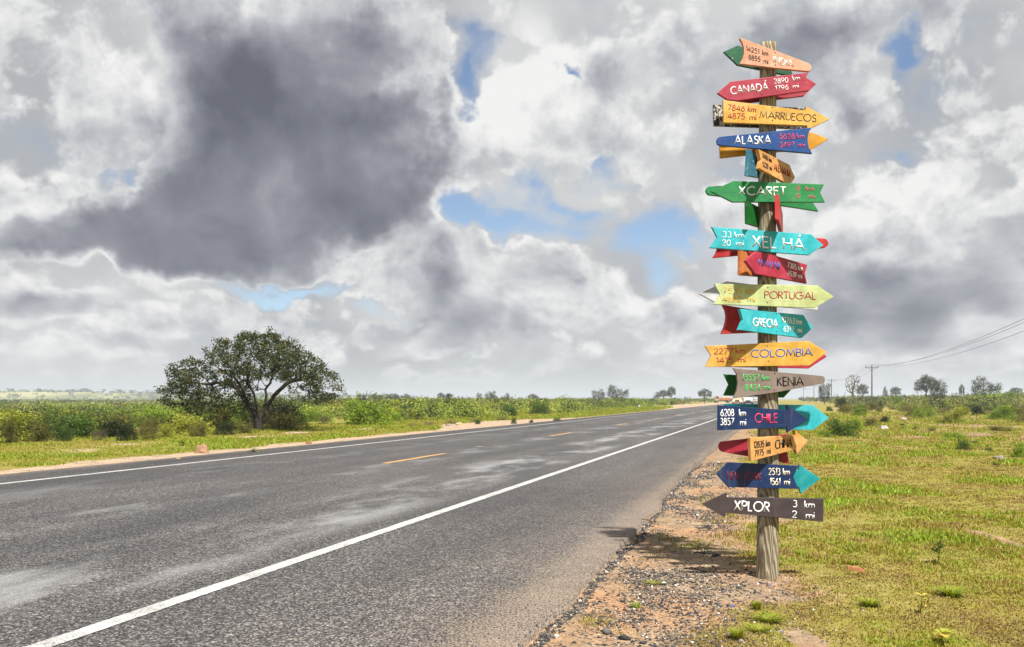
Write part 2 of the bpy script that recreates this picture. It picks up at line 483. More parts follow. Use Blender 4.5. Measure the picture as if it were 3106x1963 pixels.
def sand_mask(x, y):
    L, t = to_road(x, y)
    wob = (vnoise(x * 0.9, y * 0.9, 3) - 0.5)
    s = sst(L + wob * 1.5, 0.15, -0.62) * sst(L, -6, -4)
    s = s * (1 - 0.75 * sst(t, 9, 22) * sst(L, -1.1, -0.3))
    s = s + 0.40 * sst(L + wob * 2.2, 1.9, 0.1) * sst(L, -6, -4) * sst(t, 14, 8)
    lw = -13.0 + wob * 0.9 - 2.3 * sst(t, 30, 38) * sst(t, 58, 44) - 7.0 * sst(t, 95, 190) + 0.9 * sst(t, 44, 60) * sst(t, 110, 80)
    s = s + sst(L, lw - 0.35, lw + 0.35) * sst(L, -5, -8)
    for (cx, cy, rx, ry) in SAND_SPOTS:
        d = np.hypot((x - cx) / rx, (y - cy) / ry)
        s = s + (0.80 - .26 * sst(L, -8, -12)) * sst(d + wob * 2.0, 1.35, 0.25)
    s = s + 0.42 * sst(vnoise(x * 0.5 + 3, y * 0.5, 4, 0.6), 0.56, 0.72) * (sst(L, 1.2, 3.0) + sst(L, -13, -15))
    s = s + 0.50 * sst(vnoise(x * 0.09 + 3, y * 0.09 + 7, 3, 0.6), 0.52, 0.66) * sst(L, 4, 9) * sst(y, 28, 45)
    return np.clip(s, 0, 1)

def build_ground():
    radii = np.concatenate([[0.0], np.geomspace(1.2, 60, 190), np.geomspace(62, 9000, 70)])
    # finer sectors inside and around the view, coarse behind
    ang = np.concatenate([np.linspace(-0.85, 0.85, 560), np.linspace(0.87, 2 * math.pi - 0.87, 130)])
    na = len(ang)
    A, Rr = np.meshgrid(ang, radii[1:])
    x = (Rr * np.sin(A)).ravel(); y = (Rr * np.cos(A)).ravel()
    z = ground_z(x, y)
    x = np.append(x, 0); y = np.append(y, 0); z = np.append(z, -0.08)
    nr = len(radii) - 1
    i, j = np.meshgrid(np.arange(nr - 1), np.arange(na), indexing='ij')
    j2 = (j + 1) % na
    f = np.stack([i * na + j, (i + 1) * na + j, (i + 1) * na + j2, i * na + j2], -1).reshape(-1, 4)
    f = f[:, ::-1]
    c = len(x) - 1
    jj = np.arange(na)
    f2 = np.stack([np.full(na, c), jj, (jj + 1) % na, (jj + 1) % na], -1)
    tri = np.concatenate([f, f2[:, [0, 2, 1, 1]]])
    # the inner fan as true triangles
    V = np.stack([x, y, z], -1)
    me = np_mesh('ground', V, f, [M['ground']], {'sand': ('POINT', sand_mask(x, y))}, smooth=True)
    o = link('ground', me)
    tag(o, kind='structure')
    return o
GROUND = build_ground()

# ------------------------------------------------------------------ road
def strip(name, l0f, l1f, ts, z, m, parent=None, ncol=2):
    us = np.linspace(0, 1, ncol)
    l0 = l0f(ts); l1 = l1f(ts)
    Lg = l0[:, None] * (1 - us) + l1[:, None] * us
    Tg = np.repeat(ts[:, None], ncol, 1)
    X, Y = from_road(Lg, Tg)
    V = np.stack([X, Y, np.full_like(X, z)], -1).reshape(-1, 3)
    n = len(ts)
    i, j = np.meshgrid(np.arange(n - 1), np.arange(ncol - 1), indexing='ij')
    f = np.stack([i * ncol + j, i * ncol + j + 1, (i + 1) * ncol + j + 1, (i + 1) * ncol + j], -1).reshape(-1, 4)
    return V, f

def rag(ts, amp, sc, seed): return (vnoise(ts * sc + seed, np.full_like(ts, seed * 1.7), 4, 0.62) - 0.5) * 2 * amp
def build_road():
    ts = np.concatenate([np.arange(-30, 1, 0.5), np.arange(1, 22, 0.025), np.arange(22, 60, 0.12), np.geomspace(60, 9000, 160)])
    right = lambda t: ROAD_R + rag(t, 0.07, 1.3, 3.3) + rag(t, 0.028, 9.0, 8.1) - 0.06 - 0.24 * sst(t, 7, 14)
    left = lambda t: ROAD_L + rag(t, 0.06, 1.2, 5.7) + rag(t, 0.02, 8.0, 2.2)
    V, f = strip('road', left, right, ts, 0.0, None, ncol=4)
    # slab edges going down into the soil, slightly battered
    n = len(ts)
    lo = []
    for fn, off in ((left, -0.03), (right, 0.035)):
        X, Y = from_road(fn(ts) + off + rag(ts, 0.012, 14, 6.6), ts)
        lo.append(np.stack([X, Y, np.full_like(X, -0.13)], -1))
    V2 = np.concatenate([V] + lo)
    k = np.arange(n - 1)
    b = 4 * n
    fl = np.stack([b + k, k * 4, (k + 1) * 4, b + k + 1], -1)
    b2 = b + n
    fr = np.stack([k * 4 + 3, b2 + k, b2 + k + 1, (k + 1) * 4 + 3], -1)
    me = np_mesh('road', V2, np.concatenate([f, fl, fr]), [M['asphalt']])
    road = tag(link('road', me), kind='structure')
    # edge lines
    tl = np.concatenate([np.arange(-30, 1, 0.5), np.arange(1, 26, 0.02), np.arange(26, 80, 0.1), np.geomspace(80, 9000, 120)])
    for c, w, a, sd in ((LINE_R, 0.062, 0.007, 1.1), (LINE_L, 0.062, 0.005, 4.1)):
        V, f = strip('edge_line', lambda t: c - w + rag(t, a, 10, sd) + rag(t, a * .6, 60, sd), lambda t: c + w + rag(t, a, 10, sd + 9) + rag(t, a * .6, 55, sd + 3), tl, 0.004, None)
        link('edge_line', np_mesh('edge_line', V, f, [M['white_line']]), road)
    # centre dashes: 3 m long, 12 m apart
    X0 = gpt(1131, 1405)
    t0 = to_road(X0[0], X0[1])[1]
    for k in range(-2, 26):
        a = t0 + 12.0 * k
        td = np.linspace(a, a + 3.0, 60)
        V, f = strip('centre_dash', lambda t: CENTRE - 0.06 + rag(t, .006, 9, 2.2) + 0.12 * (t < a - 1), lambda t: CENTRE + 0.06 + rag(t, .006, 9, 7.2), td, 0.004, None)
        link('centre_dash', np_mesh('centre_dash', V, f, [M['yellow_line']]), road)
    # dried spills on the tar
    for (px, py, w) in ((1455, 1355.5, 13), (1931, 1279, 5)):
        c = gpt(px, py)
        an = np.linspace(0, 2 * math.pi, 18, endpoint=False)
        rr = 1 + 0.3 * RNG.standard_normal(18)
        wx = w / FPX * c[1]
        V = np.stack([c[0] + np.cos(an) * wx * rr, c[1] + np.sin(an) * wx * 0.8 * rr, np.full(18, 0.004)], -1)
        V = np.vstack([V, [[c[0], c[1], 0.004]]])
        f = np.array([[18, i, (i + 1) % 18] for i in range(18)])
        link('dried_spill', np_mesh('dried_spill', V, f, [M['white_line']]), road)
    return road, right
ROAD, ROAD_EDGE = build_road()

# ------------------------------------------------------------------ the signpost
POST_Y = 5.92
POST_X = (2328 - CX) / FPX * POST_Y
POST_Z0 = -0.05
ORG = {1: (2100, 90), 2: (2100, 370), 3: (2100, 650), 4: (2100, 920), 5: (2100, 1190), 6: (2100, 1460)}
KS = 2408.0 / 460.0
def P(c, x, y): return (ORG[c][0] + x / KS, ORG[c][1] + y / KS)

class Plane:
    """an upright plane through the post, turned by psi, standing off its axis"""
    def __init__(s, psi, off):
        a = R(psi)
        s.t = np.array([math.cos(a), math.sin(a), 0.0])
        s.n = np.array([math.sin(a), -math.cos(a), 0.0])
        s.c = np.array([POST_X, POST_Y, 0.0]) + s.n * off
    def hit(s, px, py, lift=0.0):
        d = np.array([(px - CX) / FPX, 1.0, (HZ - py) / FPX])
        o = np.array([0, 0, CH])
        k = np.dot(s.c + s.n * lift - o, s.n) / np.dot(d, s.n)
        return o + d * k

def painted_wood(name, rgb, wear=0.35, k=0.60, edge=(.62, .56, .47), bare=(.30, .25, .19), rust=0.5):
    m, T, out = mat(name)
    c = lin(*rgb, k=k)
    tc = T.new('ShaderNodeTexCoord').outputs['Object']
    gv = T.v('MULTIPLY', tc, (2.2, 2.2, 30.0))
    grain = T.noise(gv, 3.0, 5, 0.6, 0.6)
    n = T.noise(tc, 9.0, 6, 0.65); n2 = T.noise(tc, 60.0, 4, 0.7); big = T.noise(tc, 3.1, 3, 0.5)
    col = T.mix(T.step(n, 0.35, 0.68), tuple(q * 0.78 for q in c), tuple(min(1, q * 1.10 + 0.005) for q in c))
    col = T.mix(T.step(grain, 0.52, 0.74, 0.0, 0.5), col, tuple(q * 0.62 for q in c))
    fade = T.noise(tc, 4.5, 5, 0.7)
    grey = sum(c) / 3
    col = T.mix(T.step(fade, 0.42, 0.72, 0.0, 0.42), col, tuple(min(1, q * 0.66 + grey * 0.20 + 0.10 * min(1, grey * grey * 12)) for q in c))
    scr = T.noise(T.v('MULTIPLY', tc, (9.0, 9.0, 70.0)), 1.0, 5, 0.75, 1.2)
    col = T.mix(T.step(scr, 0.63, 0.70, 0.0, 0.55), col, tuple(q * 0.45 for q in c))
    # streaks of dirt running down
    dv = T.v('MULTIPLY', tc, (26.0, 26.0, 2.2))
    dn = T.noise(dv, 1.0, 4, 0.65)
    col = T.mix(T.step(dn, 0.56, 0.78, 0.0, 0.6 * rust), col, (.20, .10, .045))
    # worn specks and lighter scuffs
    sp = T.step(T.m('ADD', n2, T.m('MULTIPLY', big, 0.35)), 0.97 - 0.25 * wear, 1.03 - 0.25 * wear, 0.0, 0.85)
    col = T.mix(sp, col, edge)
    sp2 = T.step(T.noise(tc, 130.0, 3, 0.6), 0.70, 0.76, 0.0, 0.6 * min(1, wear * 1.5))
    col = T.mix(sp2, col, bare)
    h = T.m('ADD', T.m('MULTIPLY', grain, 0.7), T.m('MULTIPLY', n2, 0.35))
    pbsdf(T, out, col, T.m('ADD', 0.42, T.m('MULTIPLY', n, 0.25)), 0.35, bump(T, h, 0.35, 0.003))
    return m

def letter_paint(name, rgb, k=0.82):
    m, T, out = mat(name)
    c = lin(*rgb, k=k)
    tc = T.new('ShaderNodeTexCoord').outputs['Object']
    n = T.noise(tc, 45.0, 4, 0.65)
    col = T.mix(T.step(n, 0.35, 0.66), tuple(q * 0.80 for q in c), tuple(min(1, q * 1.08) for q in c))
    pbsdf(T, out, col, 0.5, 0.3)
    return m

def make_post_mat():
    m, T, out = mat('weathered_post_wood')
    tc = T.new('ShaderNodeTexCoord').outputs['Object']
    gv = T.v('MULTIPLY', tc, (1.0, 1.0, 0.16))
    w = T.noise(gv, 9.0, 3, 0.5, col=True)
    g2 = T.v('ADD', gv, T.v('SCALE', w, sc=0.09))
    rings = T.new('ShaderNodeTexWave', wave_type='BANDS', bands_direction='DIAGONAL')
    T.put(rings.inputs[0], g2)
    rings.inputs['Scale'].default_value = 22.0
    rings.inputs['Distortion'].default_value = 5.0
    rings.inputs['Detail'].default_value = 3.0
    n = T.noise(tc, 14.0, 5, 0.65); fibre = T.noise(T.v('MULTIPLY', tc, (1, 1, 0.06)), 75.0, 4, 0.6)
    c = T.ramp(rings.outputs['Fac'], [(0.0, (.12, .088, .056)), (0.3, (.185, .15, .10)), (0.7, (.27, .235, .165)), (1.0, (.34, .30, .215))])
    c = T.mix(T.step(fibre, 0.52, 0.75, 0.0, 0.6), c, (.09, .065, .045))
    c = T.mix(T.step(n, 0.50, 0.72, 0.0, 0.5), c, (.17, .19, .11))
    h = T.m('ADD', rings.outputs['Fac'], T.m('MULTIPLY', fibre, 0.8))
    pbsdf(T, out, c, 0.85, 0.15, bump(T, h, 0.7, 0.006))
    return m

M['post'] = make_post_mat()
M['steel'] = plain('rusty_nail_steel', (.10, .055, .035), 0.6, 0.4, 0.6)

SIGN = tag(empty('signpost', (POST_X, POST_Y, POST_Z0)),
           'tall wooden signpost with many coloured arrow boards on the roadside grass', 'signpost')
BASE = np.array([POST_X, POST_Y, POST_Z0])

def build_post():
    nseg, nring = 40, 90
    zt = at(2328, 132, POST_Y)[2]
    V = []
    zs = np.linspace(POST_Z0 - 0.25, zt, nring)
    for z in zs:
        f = (z - POST_Z0) / (zt - POST_Z0)
        r = (0.0765 * (1 - f) + 0.0545 * f)
        if z < POST_Z0 + 0.04: r *= 1.03
        for k in range(nseg):
            a = 2 * math.pi * k / nseg
            q = r * (1 + 0.022 * (mnoise.noise((math.cos(a) * 1.4, math.sin(a) * 1.4, z * 1.2)) ) + 0.012 * mnoise.noise((math.cos(a) * 6, math.sin(a) * 6, z * 3)))
            V.append((POST_X + q * math.cos(a) + 0.004 * math.sin(z * 2), POST_Y + q * math.sin(a), z))
    V = np.array(V)
    i, j = np.meshgrid(np.arange(nring - 1), np.arange(nseg), indexing='ij')
    j2 = (j + 1) % nseg
    f = np.stack([i * nseg + j, i * nseg + j2, (i + 1) * nseg + j2, (i + 1) * nseg + j], -1).reshape(-1, 4)
    me = np_mesh('post', V - BASE, f, [M['post']], smooth=True)
    bm = bmesh.new(); bm.from_mesh(me)
    bm.verts.ensure_lookup_table()
    top = [bm.verts[(nring - 1) * nseg + k] for k in range(nseg)]
    bm.faces.new(top)
    for v in top: v.co.z += 0.012 * (mnoise.noise(v.co * 9)) - 0.004
    bm.to_mesh(me); bm.free()
    return link('post', me, SIGN)
build_post()

# ---- a geometric sans alphabet drawn as strokes (cap height 1)
def arc(cx, cy, rx, ry, a0, a1, n=16):
    return [(cx + rx * math.cos(R(a0 + (a1 - a0) * i / n)), cy + ry * math.sin(R(a0 + (a1 - a0) * i / n))) for i in range(n + 1)]
O_ = lambda w: [arc(w / 2, .5, w / 2, .5, 90, 450, 28)]
GL = {
 'A': (.88, [[(0, 0), (.44, 1), (.88, 0)], [(.16, .33), (.72, .33)]]),
 'B': (.52, [[(0, 0), (0, 1)], [(0, 1), (.24, 1)] + arc(.24, .765, .23, .235, 90, -90, 10) + [(0, .53)], [(0, .53), (.26, .53)] + arc(.26, .265, .26, .265, 90, -90, 10) + [(0, 0)]]),
 'C': (.80, [arc(.5, .5, .5, .5, 50, 310, 22)]),
 'D': (.74, [[(0, 0), (0, 1)], [(0, 1), (.24, 1)] + arc(.24, .5, .5, .5, 90, -90, 18) + [(0, 0)]]),
 'E': (.46, [[(.46, 1), (0, 1), (0, 0), (.46, 0)], [(0, .53), (.42, .53)]]),
 'G': (.98, [arc(.5, .5, .5, .5, 48, 360, 24) + [(.56, .5)]]),
 'H': (.66, [[(0, 0), (0, 1)], [(.66, 0), (.66, 1)], [(0, .53), (.66, .53)]]),
 'I': (.0, [[(0, 0), (0, 1)]]),
 'K': (.56, [[(0, 0), (0, 1)], [(.52, 1), (.03, .52)], [(.12, .58), (.56, 0)]]),
 'L': (.42, [[(0, 1), (0, 0), (.42, 0)]]),
 'M': (.94, [[(0, 0), (.13, 1), (.47, .18), (.81, 1), (.94, 0)]]),
 'N': (.72, [[(0, 0), (0, 1), (.72, 0), (.72, 1)]]),
 'O': (1.0, O_(1.0)),
 'P': (.48, [[(0, 0), (0, 1), (.22, 1)] + arc(.22, .74, .26, .26, 90, -90, 12) + [(0, .48)]]),
 'R': (.52, [[(0, 0), (0, 1), (.22, 1)] + arc(.22, .75, .26, .25, 90, -90, 12) + [(0, .50)], [(.18, .5), (.52, 0)]]),
 'S': (.50, [arc(.26, .76, .22, .24, 35, 270, 14) + arc(.25, .26, .25, .26, 90, -145, 14)[1:]]),
 'T': (.58, [[(0, 1), (.58, 1)], [(.29, 1), (.29, 0)]]),
 'U': (.62, [[(0, 1), (0, .32)] + arc(.31, .31, .31, .31, 180, 360, 14) + [(.62, 1)]]),
 'W': (1.2, [[(0, 1), (.3, 0), (.6, 1), (.9, 0), (1.2, 1)]]),
 'X': (.68, [[(0, 0), (.64, 1)], [(.68, 0), (.04, 1)]]),
 'Y': (.66, [[(0, 1), (.33, .46), (.66, 1)], [(.33, .46), (.33, 0)]]),
 'a': (.62, [[(0, 0), (0, 0)]]),
 '0': (.52, [arc(.26, .5, .26, .5, 90, 450, 24)]),
 '1': (.20, [[(0, .84), (.2, 1), (.2, 0)]]),
 '2': (.50, [arc(.25, .73, .24, .27, 165, -38, 14) + [(.0, 0), (.5, 0)]]),
 '3': (.48, [arc(.23, .76, .21, .24, 140, -90, 12) + arc(.23, .27, .25, .27, 90, -140, 14)[1:]]),
 '4': (.56, [[(.42, 0), (.42, 1), (0, .27), (.56, .27)]]),
 '5': (.50, [[(.48, 1), (.14, 1), (.05, .56)] + arc(.24, .31, .26, .31, 118, -140, 16)]),
 '6': (.52, [[(.40, 1), (.06, .46)], arc(.26, .3, .26, .3, 90, 450, 20)]),
 '7': (.50, [[(0, 1), (.5, 1), (.12, 0)]]),
 '8': (.50, [arc(.25, .77, .19, .23, 90, 450, 18), arc(.25, .27, .25, .27, 90, 450, 20)]),
 '9': (.52, [[(.12, 0), (.46, .54)], arc(.26, .7, .26, .3, 90, 450, 20)]),
 'k': (.36, [[(0, 0), (0, 1.06)], [(.33, .62), (.02, .30)], [(.11, .37), (.36, 0)]]),
 'm': (.78, [[(0, 0), (0, .62)], [(0, .36)] + arc(.195, .40, .195, .20, 180, 0, 10) + [(.39, 0)], [(.39, .36)] + arc(.585, .40, .195, .20, 180, 0, 10) + [(.78, 0)]]),
 'i': (.0, [[(0, 0), (0, .62)], [(0, .82), (0, .95)]]),
 ' ': (.30, []),
}
GL['Á'] = (.88, GL['A'][1] + [[(.42, 1.14), (.60, 1.40)]])
GL['Í'] = (.0, GL['I'][1] + [[(-.02, 1.14), (.13, 1.38)]])

def stroke_poly(pts, w):
    pts = [np.array(p, float) for p in pts]
    n = len(pts)
    closed = n > 8 and np.linalg.norm(pts[0] - pts[-1]) < 1e-6
    Lp, Rp = [], []
    for i in range(n):
        a = pts[i] - pts[i - 1] if i > 0 else (pts[0] - pts[-2] if closed else None)
        b = pts[i + 1] - pts[i] if i < n - 1 else (pts[1] - pts[0] if closed else None)
        da = a / np.linalg.norm(a) if a is not None else None
        db = b / np.linalg.norm(b) if b is not None else None
        if da is None: da = db
        if db is None: db = da
        na, nb = np.array([-da[1], da[0]]), np.array([-db[1], db[0]])
        mtr = na + nb
        q = np.linalg.norm(mtr)
        mtr = mtr / q if q > 1e-6 else na
        sc = min(1.0 / max(np.dot(mtr, na), 0.30), 2.4)
        Lp.append(pts[i] + mtr * w / 2 * sc); Rp.append(pts[i] - mtr * w / 2 * sc)
    return Lp, Rp

def lettering(name, board, plane, words, material, gap=0.20, weight=0.125, lift=0.0009):
    """words: (text, crop, x0, y0, x1, y1, cap height in crop units, slant)"""
    for w_ in words:
        V, F = [], []
        text, c, x0, y0, x1, y1, hgt = w_[:7]
        shear = w_[7] if len(w_) > 7 else None
        adv, items = 0.0, []
        for ch in text:
            gw, st = GL[ch]
            items.append((adv, st)); adv += gw + gap
        tot = max(adv - gap, 0.01)
        p0 = np.array(P(c, x0, y0)); p1 = np.array(P(c, x1, y1))
        hp = hgt / KS
        along = (p1 - p0)
        ln = np.linalg.norm(along)
        sx = (ln - weight * hp * 0.9) / tot           # picture px per em horizontally
        ux = along / ln
        up = np.array([ux[1], -ux[0]]) if shear is None else np.array([shear, -1.0])
        up = up * hp
        start = p0 + ux * weight * hp * 0.45
        si = 0
        for off, st in items:
            if name == 'place_name' and V:
                link('letter', np_mesh('letter', np.array(V) - BASE, np.array(F), [material]), board); V, F = [], []
            for s_ in st:
                if len(s_) < 2 or s_[0] == s_[1]: continue
                pts = [(((q[0] + off) * sx) / hp, weight / 2 + q[1] * (1 - weight)) for q in s_]
                Lp, Rp = stroke_poly(pts, weight)
                lf = lift + 0.00012 * (si % 7); si += 1
                b = len(V)
                for (l, r) in zip(Lp, Rp):
                    for q in (l, r):
                        px = start + ux * q[0] * hp + up * q[1]
                        V.append(plane.hit(px[0], px[1], lf))
                        V.append(plane.hit(px[0], px[1], -0.001))
                m_ = len(Lp)
                for k in range(m_ - 1):
                    i = b + 4 * k; j = i + 4
                    F += [(i, i + 2, j + 2, j), (i + 1, i, j, j + 1), (i + 2, i + 3, j + 3, j + 2)]
                e = b + 4 * (m_ - 1)
                F += [(b, b + 1, b + 3, b + 2), (e, e + 2, e + 3, e + 1)]
        nm = 'letter' if name == 'place_name' else ('unit_letters' if text in ('km', 'mi') else 'distance_number')
        link(nm, np_mesh(nm, np.array(V) - BASE, np.array(F), [material]), board)

def board(label, psi, off, outline, material, thick=0.024, nails=(), label_on=True):
    pl = Plane(psi, off)
    pts = [pl.hit(*P(*q)) for q in outline]
    bm = bmesh.new()
    fr = [bm.verts.new(p - BASE) for p in pts]
    bk = [bm.verts.new(p - BASE - pl.n * thick) for p in pts]
    n = len(pts)
    f = bm.faces.new(fr)
    bm.faces.new(bk[::-1])
    for i in range(n):
        bm.faces.new((fr[i], bk[i], bk[(i + 1) % n], fr[(i + 1) % n]))
    bmesh.ops.recalc_face_normals(bm, faces=bm.faces)
    bmesh.ops.bevel(bm, geom=[e for e in bm.edges if all(v in set(fr) for v in e.verts)], offset=0.0022, segments=2, affect='EDGES', profile=0.6)
    me = bpy.data.meshes.new('arrow_board')
    bm.to_mesh(me); bm.free()
    me.materials.append(material)
    o = link('arrow_board', me, SIGN)
    if label: o['label'] = label
    for q in nails:
        c = pl.hit(*P(*q))
        bm = bmesh.new()
        bmesh.ops.create_uvsphere(bm, u_segments=8, v_segments=5, radius=0.0052)
        for v in bm.verts:
            v.co = Vector(pl.t) * v.co.x + Vector((0, 0, 1)) * v.co.y + Vector(pl.n) * v.co.z * 0.45
            v.co += Vector(c - BASE)
        nm = bpy.data.meshes.new('nail'); bm.to_mesh(nm); bm.free()
        nm.materials.append(M['steel'])
        link('nail', nm, o)
    return o, pl

C_ = dict(peach=(246, 176, 138), green_dk=(20, 112, 72), crimson=(196, 48, 78), yellow=(246, 190, 78), blackened=(48, 44, 48),
          blue=(4, 80, 158), amber=(244, 172, 20), tan=(240, 176, 98), teal=(58, 132, 158), green=(34, 152, 82),
          cyan=(44, 202, 216), red=(220, 52, 56), orange=(226, 132, 66), white=(238, 240, 244), lime=(212, 224, 152),
          taupe=(152, 134, 124), navy=(4, 50, 104), teal2=(22, 178, 184), char=(80, 68, 70), green2=(10, 120, 40), rose=(206, 50, 76))
W_ = {k: painted_wood('painted_wood_' + k, v, wear={'green': 0.5, 'green_dk': .5, 'blackened': 1.1, 'teal': .8, 'lime': .2, 'white': .1, 'orange': .7}.get(k, 0.35),
                      rust={'yellow': 1.0, 'peach': .8, 'white': .1}.get(k, 0.45)) for k, v in C_.items()}
INK = {k: letter_paint('lettering_' + k, v) for k, v in dict(white=(250, 250, 250), black=(16, 14, 16), crimson=(176, 34, 66), navy=(34, 30, 62),
       pink=(226, 62, 100), blue=(34, 98, 190), green=(48, 205, 92), orange=(238, 168, 30), cream=(244, 232, 208), darkred=(120, 24, 42), brick=(150, 30, 34)).items()}

FR = 0.076 + 0.026        # front face of a board nailed to the camera side of the post
FT = 0.060 + 0.026
BKf = -0.060              # front face of a board nailed to the far side

def signs():
    # ---- boards on the far side of the post
    B = board
    B('green arrow board behind the topmost peach board, its tip pointing left', -4, BKf + .004,
      [(1, 498, 350), (1, 720, 248), (1, 1560, 575), (1, 1590, 705), (1, 1480, 718), (1, 715, 557)], W_['green_dk'])
    B('crimson arrow board behind the crimson board, its tip pointing right', 3, BKf + .004,
      [(1, 700, 1000), (1, 1812, 762), (1, 1968, 862), (1, 1775, 1050), (1, 900, 1157), (1, 700, 1135)], W_['crimson'])
    B('weathered black board behind the yellow arrow, white paint flaked at its left end', 2, BKf + .004,
      [(1, 337, 1190), (1, 1700, 1238), (1, 1770, 1262), (1, 1812, 1556), (1, 1680, 1572), (1, 345, 1522)], W_['blackened'])
    B('amber arrow board behind the blue board, its tip pointing right', -2, BKf + .004,
      [(2, 435, 330), (2, 1840, 158), (2, 1880, 163), (2, 2163, 268), (2, 1880, 442), (2, 1400, 466), (2, 443, 570)], W_['amber'])
    B('faded teal board turned away on the left of the post', 50, BKf + .01,
      [(2, 905, 425), (2, 1200, 700), (2, 1200, 905), (2, 875, 850)], W_['teal'])
    B('scratched green board behind the green arrow, with a rounded left tip', 3, BKf + .004,
      [(2, 218, 1085), (2, 228, 1050), (2, 258, 1022), (2, 450, 1014), (2, 1930, 1180), (2, 1925, 1290), (2, 2005, 1418), (2, 1900, 1400), (2, 420, 1176), (2, 265, 1158), (2, 230, 1125)], W_['green'])
    B('narrow green board turned away on the left of the post', 52, BKf + .01,
      [(2, 880, 1255), (2, 1180, 1420), (2, 1180, 1700), (2, 885, 1612)], W_['green2'])
    B('red board seen behind the cyan arrow, with a ragged rounded right tip', -3, BKf + .004,
      [(3, 400, 470), (3, 1970, 378), (3, 2100, 384), (3, 2140, 405), (3, 2165, 462), (3, 2150, 500), (3, 2110, 530), (3, 1330, 598), (3, 315, 693), (3, 368, 620), (3, 395, 540)], W_['red'])
    B('orange board turned away behind the small crimson arrow', 44, BKf + .01,
      [(3, 770, 572), (3, 1180, 700), (3, 1180, 1000), (3, 765, 965)], W_['orange'])
    B('white arrow board behind the lime board, its tip pointing left', 2, BKf + .004,
      [(3, 110, 1262), (3, 540, 1062), (3, 1975, 1250), (3, 1992, 1518), (3, 350, 1388)], W_['white'])
    B('red board with a hollowed left end behind the small cyan board', 12, BKf + .006,
      [(4, 490, 25), (4, 1200, 140), (4, 1200, 455), (4, 470, 488), (4, 508, 405), (4, 540, 305), (4, 552, 200), (4, 535, 110)], W_['red'], thick=0.03)
    B('crimson arrow board just showing below the yellow board, its tip pointing right', 2, BKf + .004,
      [(4, 400, 900), (4, 900, 760), (4, 2090, 800), (4, 2135, 850), (4, 1852, 1036), (4, 400, 1008)], W_['rose'])
    B('green notched board behind the grey-brown board', -3, BKf + .004,
      [(4, 500, 1125), (4, 1560, 1200), (4, 1565, 1380), (4, 1450, 1500), (4, 495, 1466), (4, 575, 1290)], W_['green2'])
    B('bright cyan arrow board behind the navy arrow, its tip pointing right', 2, BKf + .004,
      [(5, 510, 183), (5, 1915, 203), (5, 2172, 408), (5, 1910, 600), (5, 600, 566)], W_['cyan'])
    B('tapered red board behind the small orange-yellow arrow', -8, BKf + .004,
      [(5, 412, 855), (5, 425, 812), (5, 460, 785), (5, 1530, 660), (5, 1500, 900), (5, 1540, 1137), (5, 470, 946), (5, 428, 915)], W_['rose'], thick=0.03)
    B('teal arrow board behind the lower navy board, its tip pointing right', 2, BKf + .004,
      [(5, 900, 1225), (5, 1690, 1240), (5, 1700, 1150), (5, 2035, 1370), (5, 1725, 1610), (5, 1692, 1500), (5, 900, 1455)], W_['teal2'])

    # ---- red plank pointing straight at the viewer
    pl = Plane(0, 0.12)
    q = [pl.hit(*P(*c)) for c in [(2, 1330, 1262), (2, 1342, 1243), (2, 1378, 1243), (2, 1392, 1262), (2, 1395, 1640), (2, 1332, 1614)]]
    bm = bmesh.new()
    dr = np.array([.345, .94, 0]) * 0.62
    a_ = [bm.verts.new(x - BASE - dr * 0.28) for x in q]; b_ = [bm.verts.new(x - BASE + dr * 0.72) for x in q]
    bm.faces.new(a_); bm.faces.new(b_[::-1])
    for i in range(6): bm.faces.new((a_[i], b_[i], b_[(i + 1) % 6], a_[(i + 1) % 6]))
    bmesh.ops.recalc_face_normals(bm, faces=bm.faces)
    me = bpy.data.meshes.new('arrow_board'); bm.to_mesh(me); bm.free(); me.materials.append(W_['red'])
    o = link('arrow_board', me, SIGN); o['label'] = 'red board seen end-on beside the post, below the green arrow'

    # ---- lettered boards on the near side, top to bottom
    def lettered(label, psi, off, outline, material, nails, name_words, name_ink, dist_words, dist_ink, gapn=0.20, wn=0.13, thick=0.024):
        o, pl = B(label, psi, off, outline, material, thick=thick, nails=nails)
        lettering('place_name', o, pl, name_words, INK[name_ink], gap=gapn, weight=wn * .88)
        lettering('distance_figures', o, pl, dist_words, INK[dist_ink], gap=0.19, weight=0.115)
    lettered('peach tapered board lettered ÍNDIA, topmost on the post', 3, FT,
        [(1, 755, 137), (1, 800, 142), (1, 1845, 532), (1, 1882, 560), (1, 1897, 600), (1, 1888, 645), (1, 1852, 662), (1, 1300, 605), (1, 755, 540), (1, 795, 470), (1, 820, 380), (1, 820, 290), (1, 795, 205)],
        W_['peach'], [(1, 1312, 368), (1, 1318, 562)],
        [('ÍNDIA', 1, 1290, 528, 1608, 604, 112, -0.05)], 'white',
        [('14251', 1, 852, 338, 1062, 390, 84, 0), ('km', 1, 1112, 402, 1206, 424, 84, 0), ('8855', 1, 890, 478, 1080, 513, 84, 0), ('mi', 1, 1133, 534, 1206, 552, 84, 0)], 'black', gapn=0.26)
    lettered('crimson arrow board lettered CANADÁ, pointing left', -2, FT + .004,
        [(1, 398, 1005), (1, 605, 825), (1, 1843, 680), (1, 1775, 828), (1, 1858, 963), (1, 735, 1122), (1, 560, 1110)],
        W_['crimson'], [(1, 1103, 790), (1, 1105, 1026)],
        [('CANADÁ', 1, 612, 1036, 1218, 966, 128)], 'white',
        [('2890', 1, 1297, 866, 1527, 842, 88), ('km', 1, 1592, 820, 1712, 808, 88), ('1796', 1, 1320, 982, 1530, 953, 88), ('mi', 1, 1600, 948, 1694, 936, 88)], 'white', gapn=0.18, wn=0.145)
